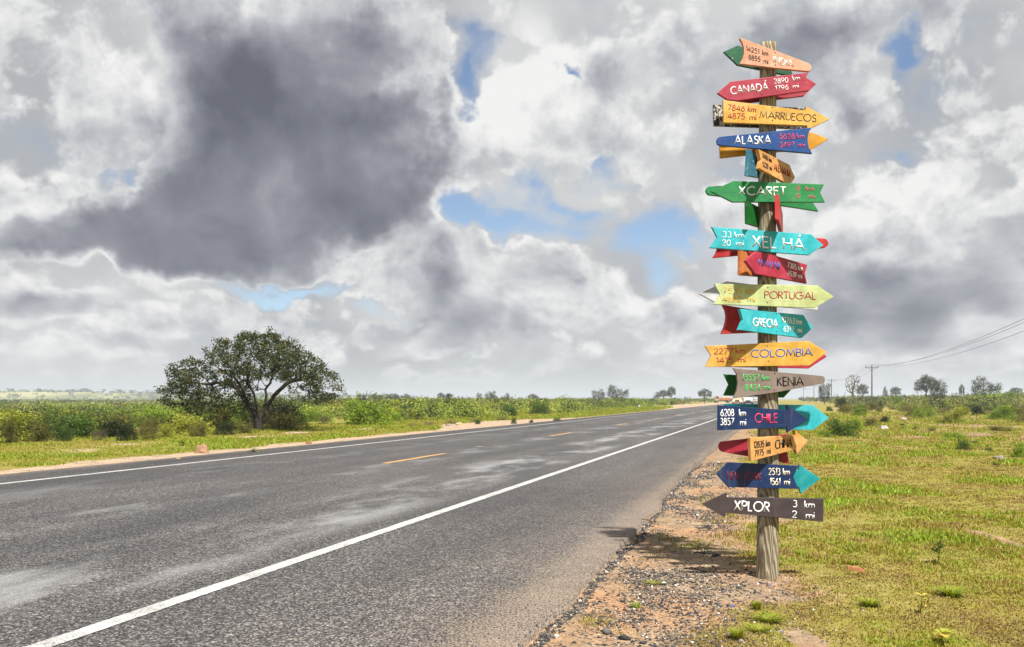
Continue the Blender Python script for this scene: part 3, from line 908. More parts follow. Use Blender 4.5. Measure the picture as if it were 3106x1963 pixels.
    lettered('yellow arrow board lettered MARRUECOS, pointing right', 2, FT + .010,
        [(1, 490, 1118), (1, 1795, 1284), (1, 1805, 1215), (1, 2178, 1420), (1, 1832, 1590), (1, 1820, 1522), (1, 497, 1474)],
        W_['yellow'], [(1, 1268, 1236), (1, 1273, 1440)],
        [('MARRUECOS', 1, 1065, 1410, 1966, 1468, 122)], 'navy',
        [('7846', 1, 560, 1284, 832, 1300, 98), ('km', 1, 878, 1304, 1010, 1318, 98), ('4875', 1, 562, 1418, 834, 1425, 98), ('mi', 1, 906, 1438, 1014, 1442, 98)], 'crimson', gapn=0.16, wn=0.11)
    lettered('blue tapered board lettered ALASKA, its round end on the left', 0, FT + .004,
        [(2, 432, 234), (2, 1895, 89), (2, 1856, 150), (2, 1836, 230), (2, 1832, 300), (2, 1848, 400), (2, 1905, 500), (2, 432, 367), (2, 402, 345), (2, 388, 300), (2, 402, 256)],
        W_['blue'], [(2, 1117, 186), (2, 1125, 378)],
        [('ALASKA', 2, 665, 360, 1256, 356, 140)], 'white',
        [('5628', 2, 1376, 275, 1628, 273, 90), ('km', 2, 1660, 273, 1786, 272, 90), ('3497', 2, 1378, 410, 1622, 406, 90), ('mi', 2, 1682, 408, 1786, 408, 90)], 'pink', gapn=0.17, wn=0.145)
    lettered('tan arrow board lettered ALEMANIA, turned away to the right', 44, FT - .008,
        [(2, 1050, 432), (2, 1545, 680), (2, 1632, 885), (2, 1577, 965), (2, 1462, 955), (2, 1058, 735), (2, 1088, 602)],
        W_['tan'], [(2, 1290, 575), (2, 1362, 872)],
        [('ALEMANIA', 2, 1295, 765, 1566, 893, 118, 0)], 'brick',
        [('8406', 2, 1115, 568, 1206, 622, 84, 0), ('km', 2, 1216, 625, 1262, 655, 84, 0), ('5220', 2, 1115, 708, 1208, 752, 84, 0), ('mi', 2, 1230, 760, 1264, 782, 84, 0)], 'black', wn=0.12)
    lettered('scratched green arrow board lettered XCARET, pointing left', 0, FT + .006,
        [(2, 295, 1100), (2, 650, 935), (2, 2095, 990), (2, 2030, 1120), (2, 2107, 1272), (2, 640, 1270)],
        W_['green'], [(2, 1255, 968), (2, 1245, 1225)],
        [('XCARET', 2, 726, 1165, 1492, 1176, 148)], 'white',
        [('0', 2, 1650, 1092, 1706, 1094, 78), ('km', 2, 1802, 1098, 1936, 1102, 78), ('0', 2, 1655, 1212, 1708, 1214, 78), ('mi', 2, 1838, 1220, 1940, 1224, 78)], 'pink', wn=0.15)
    lettered('cyan arrow board lettered XEL HÁ, pointing right', 2, FT + .010,
        [(3, 310, 200), (3, 1885, 318), (3, 2082, 490), (3, 1860, 647), (3, 275, 530), (3, 395, 365)],
        W_['cyan'], [(3, 1145, 290), (3, 1167, 558)],
        [('XEL', 3, 948, 527, 1340, 552, 195, -0.03), ('HÁ', 3, 1443, 560, 1788, 586, 195, -0.03)], 'white',
        [('33', 3, 475, 370, 617, 376, 100), ('km', 3, 668, 380, 822, 386, 100), ('20', 3, 466, 500, 608, 506, 100), ('mi', 3, 692, 512, 816, 516, 100)], 'white', wn=0.14)
    lettered('small crimson arrow board lettered HAWAII, below the cyan arrow', 30, FT + .002,
        [(3, 850, 737), (3, 1010, 588), (3, 1340, 662), (3, 1828, 802), (3, 1787, 935), (3, 1822, 1100), (3, 1003, 942)],
        W_['crimson'], [(3, 1345, 676), (3, 1360, 968)],
        [('HAWAII', 3, 1052, 822, 1384, 888, 122, 0)], 'blue',
        [('7305', 3, 1508, 843, 1656, 886, 88, 0), ('km', 3, 1680, 890, 1756, 906, 88, 0), ('4539', 3, 1512, 975, 1656, 1010, 88, 0), ('mi', 3, 1680, 1020, 1744, 1034, 88, 0)], 'white', wn=0.13)
    lettered('pale lime arrow board lettered PORTUGAL, pointing right', 0, FT + .008,
        [(3, 350, 1104), (3, 1985, 1130), (3, 2248, 1308), (3, 1950, 1486), (3, 340, 1430), (3, 442, 1270)],
        W_['lime'], [(3, 1200, 1163), (3, 1190, 1398)],
        [('PORTUGAL', 3, 1142, 1340, 1966, 1358, 125)], 'crimson',
        [('7535', 3, 490, 1257, 786, 1262, 98), ('km', 3, 850, 1262, 992, 1265, 98), ('4682', 3, 480, 1392, 786, 1394, 98), ('mi', 3, 876, 1396, 992, 1400, 98)], 'orange', gapn=0.16)
    lettered('small cyan arrow board lettered GRECIA, below the lime board', 26, FT + .002,
        [(4, 755, 90), (4, 1765, 185), (4, 1870, 325), (4, 1926, 380), (4, 1745, 550), (4, 740, 420), (4, 805, 260)],
        W_['cyan'], [(4, 1335, 168), (4, 1332, 455)],
        [('GRECIA', 4, 960, 365, 1366, 402, 140, 0)], 'white',
        [('10263', 4, 1415, 302, 1626, 330, 96, 0), ('km', 4, 1652, 333, 1742, 345, 96, 0), ('6377', 4, 1447, 450, 1612, 468, 96, 0), ('mi', 4, 1668, 468, 1742, 480, 96, 0)], 'white', wn=0.15)
    lettered('yellow arrow board lettered COLOMBIA, pointing right', -2, FR - .006,
        [(4, 200, 680), (4, 1850, 598), (4, 2142, 778), (4, 1858, 988), (4, 205, 1012), (4, 298, 830)],
        W_['yellow'], [(4, 1188, 678), (4, 1215, 920)],
        [('COLOMBIA', 4, 930, 866, 1912, 842, 132)], 'blue',
        [('2277', 4, 342, 812, 652, 806, 98), ('km', 4, 688, 804, 842, 802, 98), ('1415', 4, 378, 955, 648, 948, 98), ('mi', 4, 726, 944, 846, 942, 98)], 'crimson', gapn=0.17)
    lettered('grey-brown tapered board lettered KENIA, its round end on the right', 2, FR - .004,
        [(4, 650, 1030), (4, 1930, 1140), (4, 2075, 1156), (4, 2105, 1185), (4, 2112, 1220), (4, 2088, 1272), (4, 1350, 1412), (4, 655, 1512), (4, 700, 1400), (4, 722, 1270), (4, 705, 1120)],
        W_['taupe'], [(4, 1310, 1108), (4, 1303, 1380)],
        [('KENIA', 4, 1345, 1320, 1772, 1310, 152)], 'black',
        [('13557', 4, 788, 1232, 1062, 1238, 104), ('km', 4, 1110, 1236, 1228, 1236, 104), ('8424', 4, 835, 1392, 1082, 1390, 104), ('mi', 4, 1135, 1386, 1232, 1382, 104)], 'green', wn=0.14)
    lettered('navy blue arrow board lettered CHILE, pointing right', 1, FR,
        [(5, 412, 206), (5, 1500, 280), (5, 1505, 195), (5, 1838, 435), (5, 1507, 642), (5, 1500, 560), (5, 405, 605)],
        W_['navy'], [(5, 1048, 292), (5, 1042, 528)],
        [('CHILE', 5, 990, 486, 1357, 490, 155)], 'pink',
        [('6208', 5, 445, 385, 665, 381, 118), ('km', 5, 740, 385, 852, 387, 118), ('3857', 5, 440, 527, 662, 527, 118), ('mi', 5, 757, 535, 852, 537, 118)], 'white', wn=0.125)
    lettered('small orange-yellow arrow board lettered CHINA, turned away to the right', 34, FR - .004,
        [(5, 918, 725), (5, 1640, 678), (5, 1630, 606), (5, 1832, 770), (5, 1662, 980), (5, 1642, 908), (5, 935, 1095)],
        W_['tan'], [(5, 1350, 718), (5, 1358, 965)],
        [('CHINA', 5, 1312, 908, 1590, 866, 150, 0)], 'black',
        [('12835', 5, 972, 893, 1146, 872, 112, 0), ('km', 5, 1166, 868, 1240, 856, 112, 0), ('7975', 5, 986, 1030, 1136, 1002, 108, 0), ('mi', 5, 1180, 990, 1246, 978, 108, 0)], 'black')
    lettered('navy blue arrow board lettered NEW YORK, pointing left', 1, FR + .002,
        [(5, 385, 1300), (5, 570, 1112), (5, 1688, 1168), (5, 1605, 1342), (5, 1682, 1535), (5, 570, 1507)],
        W_['navy'], [(5, 1025, 1182), (5, 1012, 1478)],
        [('NEW YORK', 5, 545, 1386, 1102, 1406, 130)], 'darkred',
        [('2513', 5, 1205, 1316, 1396, 1320, 115), ('km', 5, 1436, 1320, 1548, 1322, 115), ('1561', 5, 1226, 1476, 1396, 1478, 115), ('mi', 5, 1456, 1480, 1548, 1482, 115)], 'cream', gapn=0.15)
    lettered('charcoal arrow board lettered XPLOR, lowest on the post, pointing left', 0, FR + .004,
        [(6, 148, 362), (6, 550, 180), (6, 545, 256), (6, 2085, 275), (6, 2082, 646), (6, 530, 500), (6, 525, 578)],
        W_['char'], [(6, 1128, 276), (6, 1100, 536)],
        [('XPLOR', 6, 652, 470, 1228, 500, 172)], 'white',
        [('3', 6, 1590, 414, 1664, 416, 118), ('km', 6, 1776, 426, 1942, 434, 118), ('2', 6, 1580, 582, 1658, 584, 118), ('mi', 6, 1800, 598, 1934, 604, 118)], 'white', wn=0.15)
signs()

# ------------------------------------------------------------------ vegetation helpers
def leaf_cloud(cent, size, asp=0.45, upbias=0.0, rng=RNG, tint=None):
    """one small diamond-shaped leaf at each centre, turned at random"""
    n = len(cent)
    size = np.broadcast_to(size, (n,))[:, None]
    a = rng.standard_normal((n, 3)); a[:, 2] *= 0.7
    a /= np.linalg.norm(a, axis=1, keepdims=True) + 1e-9
    nn = rng.standard_normal((n, 3)); nn[:, 2] = np.abs(nn[:, 2]) + upbias
    b = np.cross(a, nn); b /= np.linalg.norm(b, axis=1, keepdims=True) + 1e-9
    c = np.cross(a, b) * 0.12
    V = np.stack([cent - a * size * .5, cent + b * size * asp * .5 + c * size, cent + a * size * .5, cent - b * size * asp * .5 + c * size], 1)
    F = np.arange(4 * n).reshape(n, 4)
    return V.reshape(-1, 3), F

def tubes(A, B, ra, rb, k=6):
    """tapered tubes from points A to points B"""
    n = len(A)
    d = B - A; d /= np.linalg.norm(d, axis=1, keepdims=True) + 1e-9
    ref = np.where(np.abs(d[:, 2:3]) > 0.9, np.array([[1., 0, 0]]), np.array([[0, 0, 1.]]))
    u = np.cross(d, ref); u /= np.linalg.norm(u, axis=1, keepdims=True) + 1e-9
    v = np.cross(d, u)
    an = np.linspace(0, 2 * math.pi, k, endpoint=False)
    ring = u[:, None, :] * np.cos(an)[None, :, None] + v[:, None, :] * np.sin(an)[None, :, None]
    V = np.concatenate([A[:, None] + ring * ra[:, None, None], B[:, None] + ring * rb[:, None, None]], 1).reshape(-1, 3)
    i = np.arange(n)[:, None] * 2 * k; j = np.arange(k)[None]; j2 = (j + 1) % k
    F = np.stack([i + j, i + j2, i + k + j2, i + k + j], -1).reshape(-1, 4)
    return V, F

def colonize(att, nodes, parents, step, infl, kill, iters, up=0.05, rng=RNG, wander=0.12):
    nodes = [np.array(p, float) for p in nodes]; parents = list(parents)
    att = att.copy()
    N = np.array(nodes)
    D = np.linalg.norm(att[:, None] - N[None], axis=2)
    near = D.argmin(1); nd = D.min(1)
    for it in range(iters):
        act = nd < infl
        if not act.any(): break
        dirs = {}
        dv = att[act] - N[near[act]]
        dv /= np.linalg.norm(dv, axis=1, keepdims=True) + 1e-9
        acc = np.zeros_like(N); np.add.at(acc, near[act], dv)
        idx = np.unique(near[act])
        new = []
        for i in idx:
            v = acc[i] + np.array([0, 0, up])
            v = v / (np.linalg.norm(v) + 1e-9) + rng.standard_normal(3) * wander
            v /= np.linalg.norm(v)
            q = N[i] + v * step
            new.append(q); parents.append(int(i))
        new = np.array(new)
        base = len(N)
        N = np.vstack([N, new])
        D = np.linalg.norm(att[:, None] - new[None], axis=2)
        m = D.min(1); am = D.argmin(1) + base
        b = m < nd
        near[b] = am[b]; nd[b] = m[b]
        keep = nd > kill
        att, near, nd = att[keep], near[keep], nd[keep]
        if len(att) == 0: break
    return N, np.array(parents)

def branch_radii(N, par, tip=0.006, expo=2.3, rmax=None):
    n = len(N); w = np.zeros(n); ch = np.zeros(n, int)
    for i in range(n - 1, 0, -1):
        if ch[i] == 0: w[i] = tip ** expo
        w[par[i]] += w[i]; ch[par[i]] += 1
    r = w ** (1 / expo)
    if rmax: r = r * (rmax / r[0]) if r[0] > rmax else r
    return r, ch

M['leaf_tree'] = leafy('dark_tree_leaves', [(0.0, (.014, .018, .007)), (0.35, (.032, .046, .011)), (0.68, (.064, .080, .017)), (0.80, (.070, .062, .016)), (0.92, (.16, .075, .012)), (1.0, (.26, .10, .014))], 0.22, 0.55)
M['bark'] = plain('dark_tree_bark', (.038, .031, .027), 0.9, 0.1, var=0.5, scale=14, bmp=0.6)
M['bark_grey'] = plain('grey_tree_bark', (.16, .14, .125), 0.9, 0.1, var=0.4, scale=6, bmp=0.5)
SHK = {
 'bright': [(0.0, (.06, .095, .010)), (0.4, (.165, .25, .022)), (0.75, (.29, .385, .038)), (1.0, (.42, .46, .07))],
 'yellow': [(0.0, (.09, .10, .014)), (0.4, (.23, .26, .032)), (0.75, (.38, .39, .055)), (1.0, (.48, .43, .10))],
 'olive': [(0.0, (.045, .048, .014)), (0.4, (.115, .118, .030)), (0.75, (.21, .19, .052)), (1.0, (.30, .25, .085))],
 'dark': [(0.0, (.008, .013, .005)), (0.4, (.022, .034, .010)), (0.75, (.048, .066, .016)), (1.0, (.10, .12, .03))],
 'green': [(0.0, (.020, .040, .008)), (0.4, (.055, .10, .016)), (0.75, (.105, .165, .026)), (1.0, (.18, .24, .045))],
 'dry': [(0.0, (.050, .036, .026)), (0.4, (.105, .078, .056)), (0.75, (.165, .125, .09)), (1.0, (.24, .19, .13))],
}
for k_, st_ in SHK.items(): M['shrub_' + k_] = leafy('shrub_leaves_' + k_, st_, 0.38, 0.6, rnd=0.28)
M['grass'] = leafy('grass_blades', [(0.0, (.10, .055, .030)), (0.20, (.23, .15, .052)), (0.42, (.295, .25, .045)), (0.62, (.225, .25, .022)), (0.82, (.135, .215, .012)), (1.0, (.27, .36, .028))], 0.32, 0.5)
M['scrub'] = leafy('far_scrub_leaves', [(0.0, (.016, .024, .010)), (0.2, (.045, .062, .018)), (0.45, (.115, .155, .026)), (0.7, (.20, .255, .036)), (0.88, (.30, .32, .05)), (1.0, (.16, .12, .08))], 0.25, 0.7)
M['scrub_r'] = leafy('far_scrub_leaves_right', [(0.0, (.016, .024, .010)), (0.25, (.045, .058, .020)), (0.5, (.12, .14, .035)), (0.75, (.19, .205, .05)), (0.9, (.26, .27, .07)), (1.0, (.16, .13, .085))], 0.25, 0.7)

# ------------------------------------------------------------------ the umbrella tree beyond the road
def big_tree():
    rng = np.random.default_rng(21)
    base = gpt(787, 1302); S = base[1] / FPX
    z0 = float(ground_z(np.array([base[0]]), np.array([base[1]]))[0])
    def rp(px, py, dy=0.0): return ((px - 787) * S, dy, (1302 - py) * S)
    # crown: attraction points between a drooping underside and a dome
    xs, ztop = zip(*[(-3.75, 1.85), (-3.4, 2.35), (-2.7, 2.95), (-2.0, 3.25), (-1.3, 3.65), (-.55, 4.02), (.3, 3.98), (.9, 3.85), (1.6, 3.35), (2.3, 2.85), (2.9, 2.35), (3.25, 1.75)])
    bx, bz = zip(*[(-3.75, 1.55), (-3.3, 1.0), (-2.8, .75), (-2.0, .60), (-1.2, .50), (-.75, .8), (-.25, 1.85), (.3, 2.1), (.9, 1.95), (1.5, 1.85), (1.9, 1.35), (2.2, .95), (3.0, .95), (3.25, 1.5)])
    att = []
    while len(att) < 2300:
        x = rng.uniform(-3.75, 3.2); y = rng.uniform(-2.9, 2.9)
        if ((x + .27) / 3.6) ** 2 + (y / 3.0) ** 2 > 1: continue
        e = math.sqrt(max(0, 1 - (y / 3.0) ** 2))
        zt = np.interp(x, xs, ztop); zb = np.interp(x, bx, bz)
        if abs(y) < 1.2 and x > -0.3: zb += 0.1
        rad = math.hypot((x + .27) / 3.6, y / 3.0)
        zt2 = zb + (zt - zb) * (0.35 + 0.65 * e) * (0.90 + .13 * vnoise(np.array([x * 2.6 + 31]), np.array([y * 2.6 + 3]))[0])
        z = zt2 - (zt2 - zb) * rng.random() ** (1.25 if rad < .75 else 1.0)
        # lumps: drop points where a coarse noise is low, so gaps open
        if vnoise(np.array([x * 1.9 + 7]), np.array([z * 2.3 + y * 1.1 + 3]))[0] < 0.40 and rng.random() < .9: continue
        att.append((x, y, z))
    att = np.array(att)
    limbs = [[(787, 1302), (782, 1280), (776, 1262), (770, 1248)],
             [(770, 1248), (757, 1232), (738, 1212), (720, 1190), (704, 1170), (690, 1150)],      # left limb
             [(757, 1232), (748, 1205), (738, 1175), (728, 1150)],
             [(776, 1262), (783, 1240), (780, 1215), (778, 1195), (772, 1178), (764, 1165)],
             [(782, 1280), (796, 1248), (800, 1225), (797, 1200), (792, 1180), (803, 1160)],
             [(796, 1248), (812, 1222), (828, 1198), (848, 1178), (868, 1160), (895, 1152), (925, 1148)],
             [(704, 1170), (680, 1160), (650, 1158), (620, 1165)]]
    deps = [0, .35, -.7, -.5, .6, .1, -.2]
    nodes, par, key = [], [], {}
    for li, pl in enumerate(limbs):
        prev = None
        for k, q in enumerate(pl):
            kq = q
            if kq in key and k == 0: prev = key[kq]; continue
            d0 = nodes[prev][1] if prev is not None else 0
            p = rp(*q); p = (p[0], (d0 + deps[li] * (0.25)) if k else 0, p[2])
            # subdivide towards p
            if prev is not None:
                a = np.array(nodes[prev]); b = np.array(p); m = max(1, int(np.linalg.norm(b - a) / 0.16))
                for s in range(1, m + 1):
                    w = a + (b - a) * s / m + (rng.standard_normal(3) * .012 if s < m else 0)
                    nodes.append(tuple(w)); par.append(prev); prev = len(nodes) - 1
            else:
                nodes.append(p); par.append(0); prev = 0
            key[kq] = prev
    N, par = colonize(att, nodes, par, 0.13, 1.5, 0.20, 60, up=0.12, rng=rng, wander=0.16)
    r, ch = branch_radii(N, par, 0.0066, 2.08)
    r[0] = r[1] * 1.25
    nb = len(nodes)
    r = np.minimum(r, 0.21)
    T_ = empty('umbrella_tree', (base[0], base[1], z0))
    tag(T_, 'wide dark umbrella-shaped tree with a forked trunk, alone beyond the road', 'tree')
    i = np.arange(1, len(N))
    trunkmask = (r[i] > 0.035)
    for nm, mk, kk in (('trunk', trunkmask, 10), ('branches', ~trunkmask, 5)):
        ii = i[mk]
        V, F = tubes(N[par[ii]], N[ii] + (N[ii] - N[par[ii]]) * .08, r[par[ii]] * (1 if nm == 'trunk' else .9), r[ii], kk)
        if nm == 'trunk':
            V = V + (vnoise(V[:, 0] * 6 + 5, V[:, 2] * 4 + V[:, 1] * 5)[:, None] - .5) * 0.05
        o = link(nm, np_mesh(nm, V, F, [M['bark']], smooth=True), T_)
    tips = N[(ch == 0) | (r < 0.0085)]
    tips = tips[np.arange(len(tips)) >= 0]
    tips = tips[tips[:, 2] > 0.6]
    reps = 18
    C = np.repeat(tips, reps, 0) + rng.standard_normal((len(tips) * reps, 3)) * np.array([.10, .10, .05])
    size = rng.uniform(.06, .14, len(C))
    V, F = leaf_cloud(C, size, .5, .6, rng)
    tint = .05 + .62 * np.repeat(rng.random(len(tips)), reps) * .7 + rng.random(len(C)) * .25
    rust = vnoise(C[:, 0] * 1.6 + 2, C[:, 2] * 1.6 + C[:, 1] + 9, 2)
    tint = np.minimum(tint, .70) + .34 * sst(rust, .70, .80) * (rng.random(len(C)) < .6)
    link('crown', np_mesh('crown', V, F, [M['leaf_tree']], {'tint': ('FACE', np.clip(tint, 0, 1))}), T_)
big_tree()

# ------------------------------------------------------------------ smaller trees near the horizon
def tree_proto(kind, seed):
    """unit tree about 5 m high: list of (part name, mesh)"""
    rng = np.random.default_rng(seed)
    att = []
    if kind == 'round':
        while len(att) < 420:
            p = rng.uniform(-1, 1, 3)
            if np.linalg.norm(p) < 1 and vnoise(np.array([p[0] * 2.4 + seed]), np.array([p[2] * 2.4 + p[1]]))[0] > .33:
                att.append((p[0] * 2.6, p[1] * 2.4, 3.2 + p[2] * 1.75))
        nodes = [(0, 0, 0), (.05, 0, .5), (0, .05, 1.0), (.1, 0, 1.5)]
    elif kind == 'flat':
        while len(att) < 380:
            x, y = rng.uniform(-3, 3, 2)
            if math.hypot(x, y) < 3 and vnoise(np.array([x * .9 + seed]), np.array([y * .9]))[0] > .35:
                att.append((x, y, 3.75 + rng.uniform(-1.5, .75) * (1 - .03 * (x * x + y * y)) - .07 * (x * x + y * y)))
        nodes = [(0, 0, 0), (.1, 0, .5), (0, .1, 1.0), (.05, 0, 1.5)]
    elif kind == 'bush':
        while len(att) < 420:
            p = rng.uniform(-1, 1, 3)
            if np.linalg.norm(p) < 1 and vnoise(np.array([p[0] * 2.4 + seed]), np.array([p[2] * 2.4 + p[1]]))[0] > .36:
                att.append((p[0] * 2.8 + p[2] * .5 * math.sin(seed), p[1] * 2.4, 2.3 + p[2] * 2.1 + .5 * math.sin(p[0] * 4 + seed)))
        nodes = [(0, 0, 0), (.05, 0, .3), (0, .05, .6), (.1, 0, .9)]
    else:
        while len(att) < 260:
            p = rng.uniform(-1, 1, 3)
            if np.linalg.norm(p) < 1: att.append((p[0] * 2.5, p[1] * 2.3, 3.6 + p[2] * 1.9))
        nodes = [(0, 0, 0), (0, 0, .6), (.04, 0, 1.2), (0, .02, 1.8)]
    N, par = colonize(np.array(att), nodes, [0, 0, 1, 2], .28, 3.5, .38, 40, up=.1, rng=rng, wander=.18)
    r, ch = branch_radii(N, par, .034 if kind == 'bare' else .016, 2.0)
    r = np.minimum(r, .36)
    i = np.arange(1, len(N))
    V, F = tubes(N[par[i]], N[i], r[par[i]], r[i], 5)
    wood = np_mesh('trunk', V, F, [M['bark_grey'] if kind == 'bare' else M['bark']], smooth=True)
    if kind == 'bare': return [('trunk', wood)]
    tips = N[(ch == 0) | (r < .02)]
    reps = 14
    C = np.repeat(tips, reps, 0) + rng.standard_normal((len(tips) * reps, 3)) * np.array([.26, .26, .15 if kind == 'flat' else .22])
    V, F = leaf_cloud(C, rng.uniform(.14, .30, len(C)), .6, .5, rng)
    t = np.clip(.12 + .5 * np.repeat(rng.random(len(tips)), reps) + .25 * rng.random(len(C)), 0, 1)
    crown = np_mesh('crown', V, F, [M['leaf_far']], {'tint': ('FACE', t)})
    return [('trunk', wood), ('crown', crown)]
M['leaf_far'] = leafy('horizon_tree_leaves', [(0.0, (.014, .020, .009)), (0.5, (.036, .048, .016)), (0.8, (.075, .075, .028)), (1.0, (.13, .09, .04))], .2, .7, rnd=.3)
TP = {('round', i): tree_proto('round', 31 + i) for i in range(3)}
TP.update({('flat', i): tree_proto('flat', 51 + i) for i in range(2)})
TP.update({('bush', i): tree_proto('bush', 91 + i) for i in range(3)})
TP[('bare', 0)] = tree_proto('bare', 71)

def zat(x, y): return float(ground_z(np.array([float(x)]), np.array([float(y)]))[0])

def place_tree(px, ytop, ybase, dist, wpx, kind, var, label, name='tree', group=None):
    X = (px - CX) / FPX * dist
    zt = CH + (HZ - ytop) / FPX * dist
    z0 = min(zat(X, dist), CH + (HZ - ybase) / FPX * dist)
    h = zt - z0
    w = wpx / FPX * dist
    proto = TP[(kind, var)]
    if kind == 'bush' and px < 2200: w *= 1.6
    H0 = {'bush': 4.7, 'round': 4.95, 'flat': 4.6, 'bare': 5.5}[kind]; W0 = {'bush': 5.9, 'round': 5.6, 'flat': 6.2, 'bare': 5.2}[kind]
    e = empty(name, (X, dist, z0), random.uniform(0, 6.28))
    e.scale = (w / W0, w / W0, h / H0)
    tag(e, label, 'tree', group)
    for nm, me in proto: link(nm, me, e)
    return e

G_H = 'trees scattered along the horizon'
place_tree(2587, 1128, 1199, 205, 58, 'bare', 0, 'leafless baobab-like tree between the two nearer utility poles on the horizon', 'bare_tree')
place_tree(2809, 1136, 1206, 150, 72, 'flat', 0, 'dark spreading tree with a bare leaning trunk, right of the nearer utility pole', 'acacia_tree')
place_tree(2846, 1150, 1206, 146, 62, 'bush', 0, 'dark round tree touching the spreading tree on its right side', 'acacia_tree')
place_tree(2990, 1143, 1196, 165, 98, 'bush', 1, 'broad brown-green tree on the horizon near the right picture edge', 'acacia_tree')
place_tree(2501, 1154, 1204, 190, 42, 'bush', 2, 'dark bushy tree just right of the grey-brown board, by the farther utility pole', 'acacia_tree')
place_tree(2617, 1163, 1196, 230, 36, 'flat', 1, 'thin brownish tree between the bare tree and the nearer utility pole', 'acacia_tree')
place_tree(2686, 1172, 1192, 260, 18, 'bush', 0, 'small grey tree right behind the nearer utility pole', 'acacia_tree', G_H)
place_tree(2717, 1172, 1192, 260, 34, 'flat', 1, 'pale open-crowned tree a little right of the nearer utility pole', 'acacia_tree', G_H)
place_tree(3082, 1176, 1194, 240, 44, 'round', 2, 'low hazy tree at the right picture edge', 'acacia_tree', G_H)
place_tree(2917, 1164, 1200, 200, 16, 'flat', 0, 'slim sapling standing above the scrub between the two broad trees on the right', 'acacia_tree', G_H)
place_tree(1873, 1168, 1192, 230, 46, 'bush', 1, 'rounded tree on the horizon above the sandy roadside, largest left of the post', 'acacia_tree', G_H)
place_tree(1815, 1179, 1196, 240, 30, 'bush', 2, 'small dome-shaped tree just left of the largest horizon tree', 'acacia_tree', G_H)
place_tree(2138, 1178, 1205, 210, 42, 'flat', 0, 'flat-topped tree behind the parked truck', 'acacia_tree', G_H)
place_tree(2036, 1171, 1192, 260, 28, 'flat', 1, 'wispy tree left of the flat-topped tree behind the truck', 'acacia_tree', G_H)
place_tree(2012, 1182, 1196, 280, 48, 'flat', 0, 'wide grey tree on the horizon left of the wispy tree', 'acacia_tree', G_H)
place_tree(1491, 1187, 1211, 120, 36, 'bush', 0, 'grey-green round tree rising from the scrub in mid picture', 'acacia_tree', G_H)
place_tree(1533, 1192, 1204, 160, 20, 'bush', 1, 'small dark tree right of the grey-green round tree in mid picture', 'acacia_tree', G_H)
place_tree(1337, 1190, 1204, 200, 24, 'flat', 0, 'small umbrella tree on the horizon, mid picture', 'acacia_tree', G_H)
place_tree(1363, 1192, 1204, 205, 26, 'flat', 1, 'small open tree right beside the umbrella tree on the horizon', 'acacia_tree', G_H)
place_tree(1454, 1190, 1204, 230, 14, 'bush', 2, 'tiny tree left of the grey-green round tree', 'acacia_tree', G_H)
place_tree(1616, 1194, 1204, 230, 30, 'flat', 0, 'low dark spreading tree on the horizon above the far dashes', 'acacia_tree', G_H)
place_tree(1209, 1193, 1203, 260, 22, 'bush', 1, 'small hazy round tree on the horizon right of the umbrella tree crown', 'acacia_tree', G_H)
place_tree(1235, 1194, 1203, 260, 20, 'bush', 0, 'small hazy tree beside the hazy round tree on the horizon', 'acacia_tree', G_H)
for k, px in enumerate(np.linspace(1130, 1195, 5)):
    place_tree(float(px), 1194, 1203, 320, 24, 'bush', k % 3, ['leftmost', 'second', 'middle', 'fourth', 'rightmost'][k] + ' grey hazy tree of the row on the horizon right of the umbrella tree', 'acacia_tree', 'hazy trees in a row right of the umbrella tree')

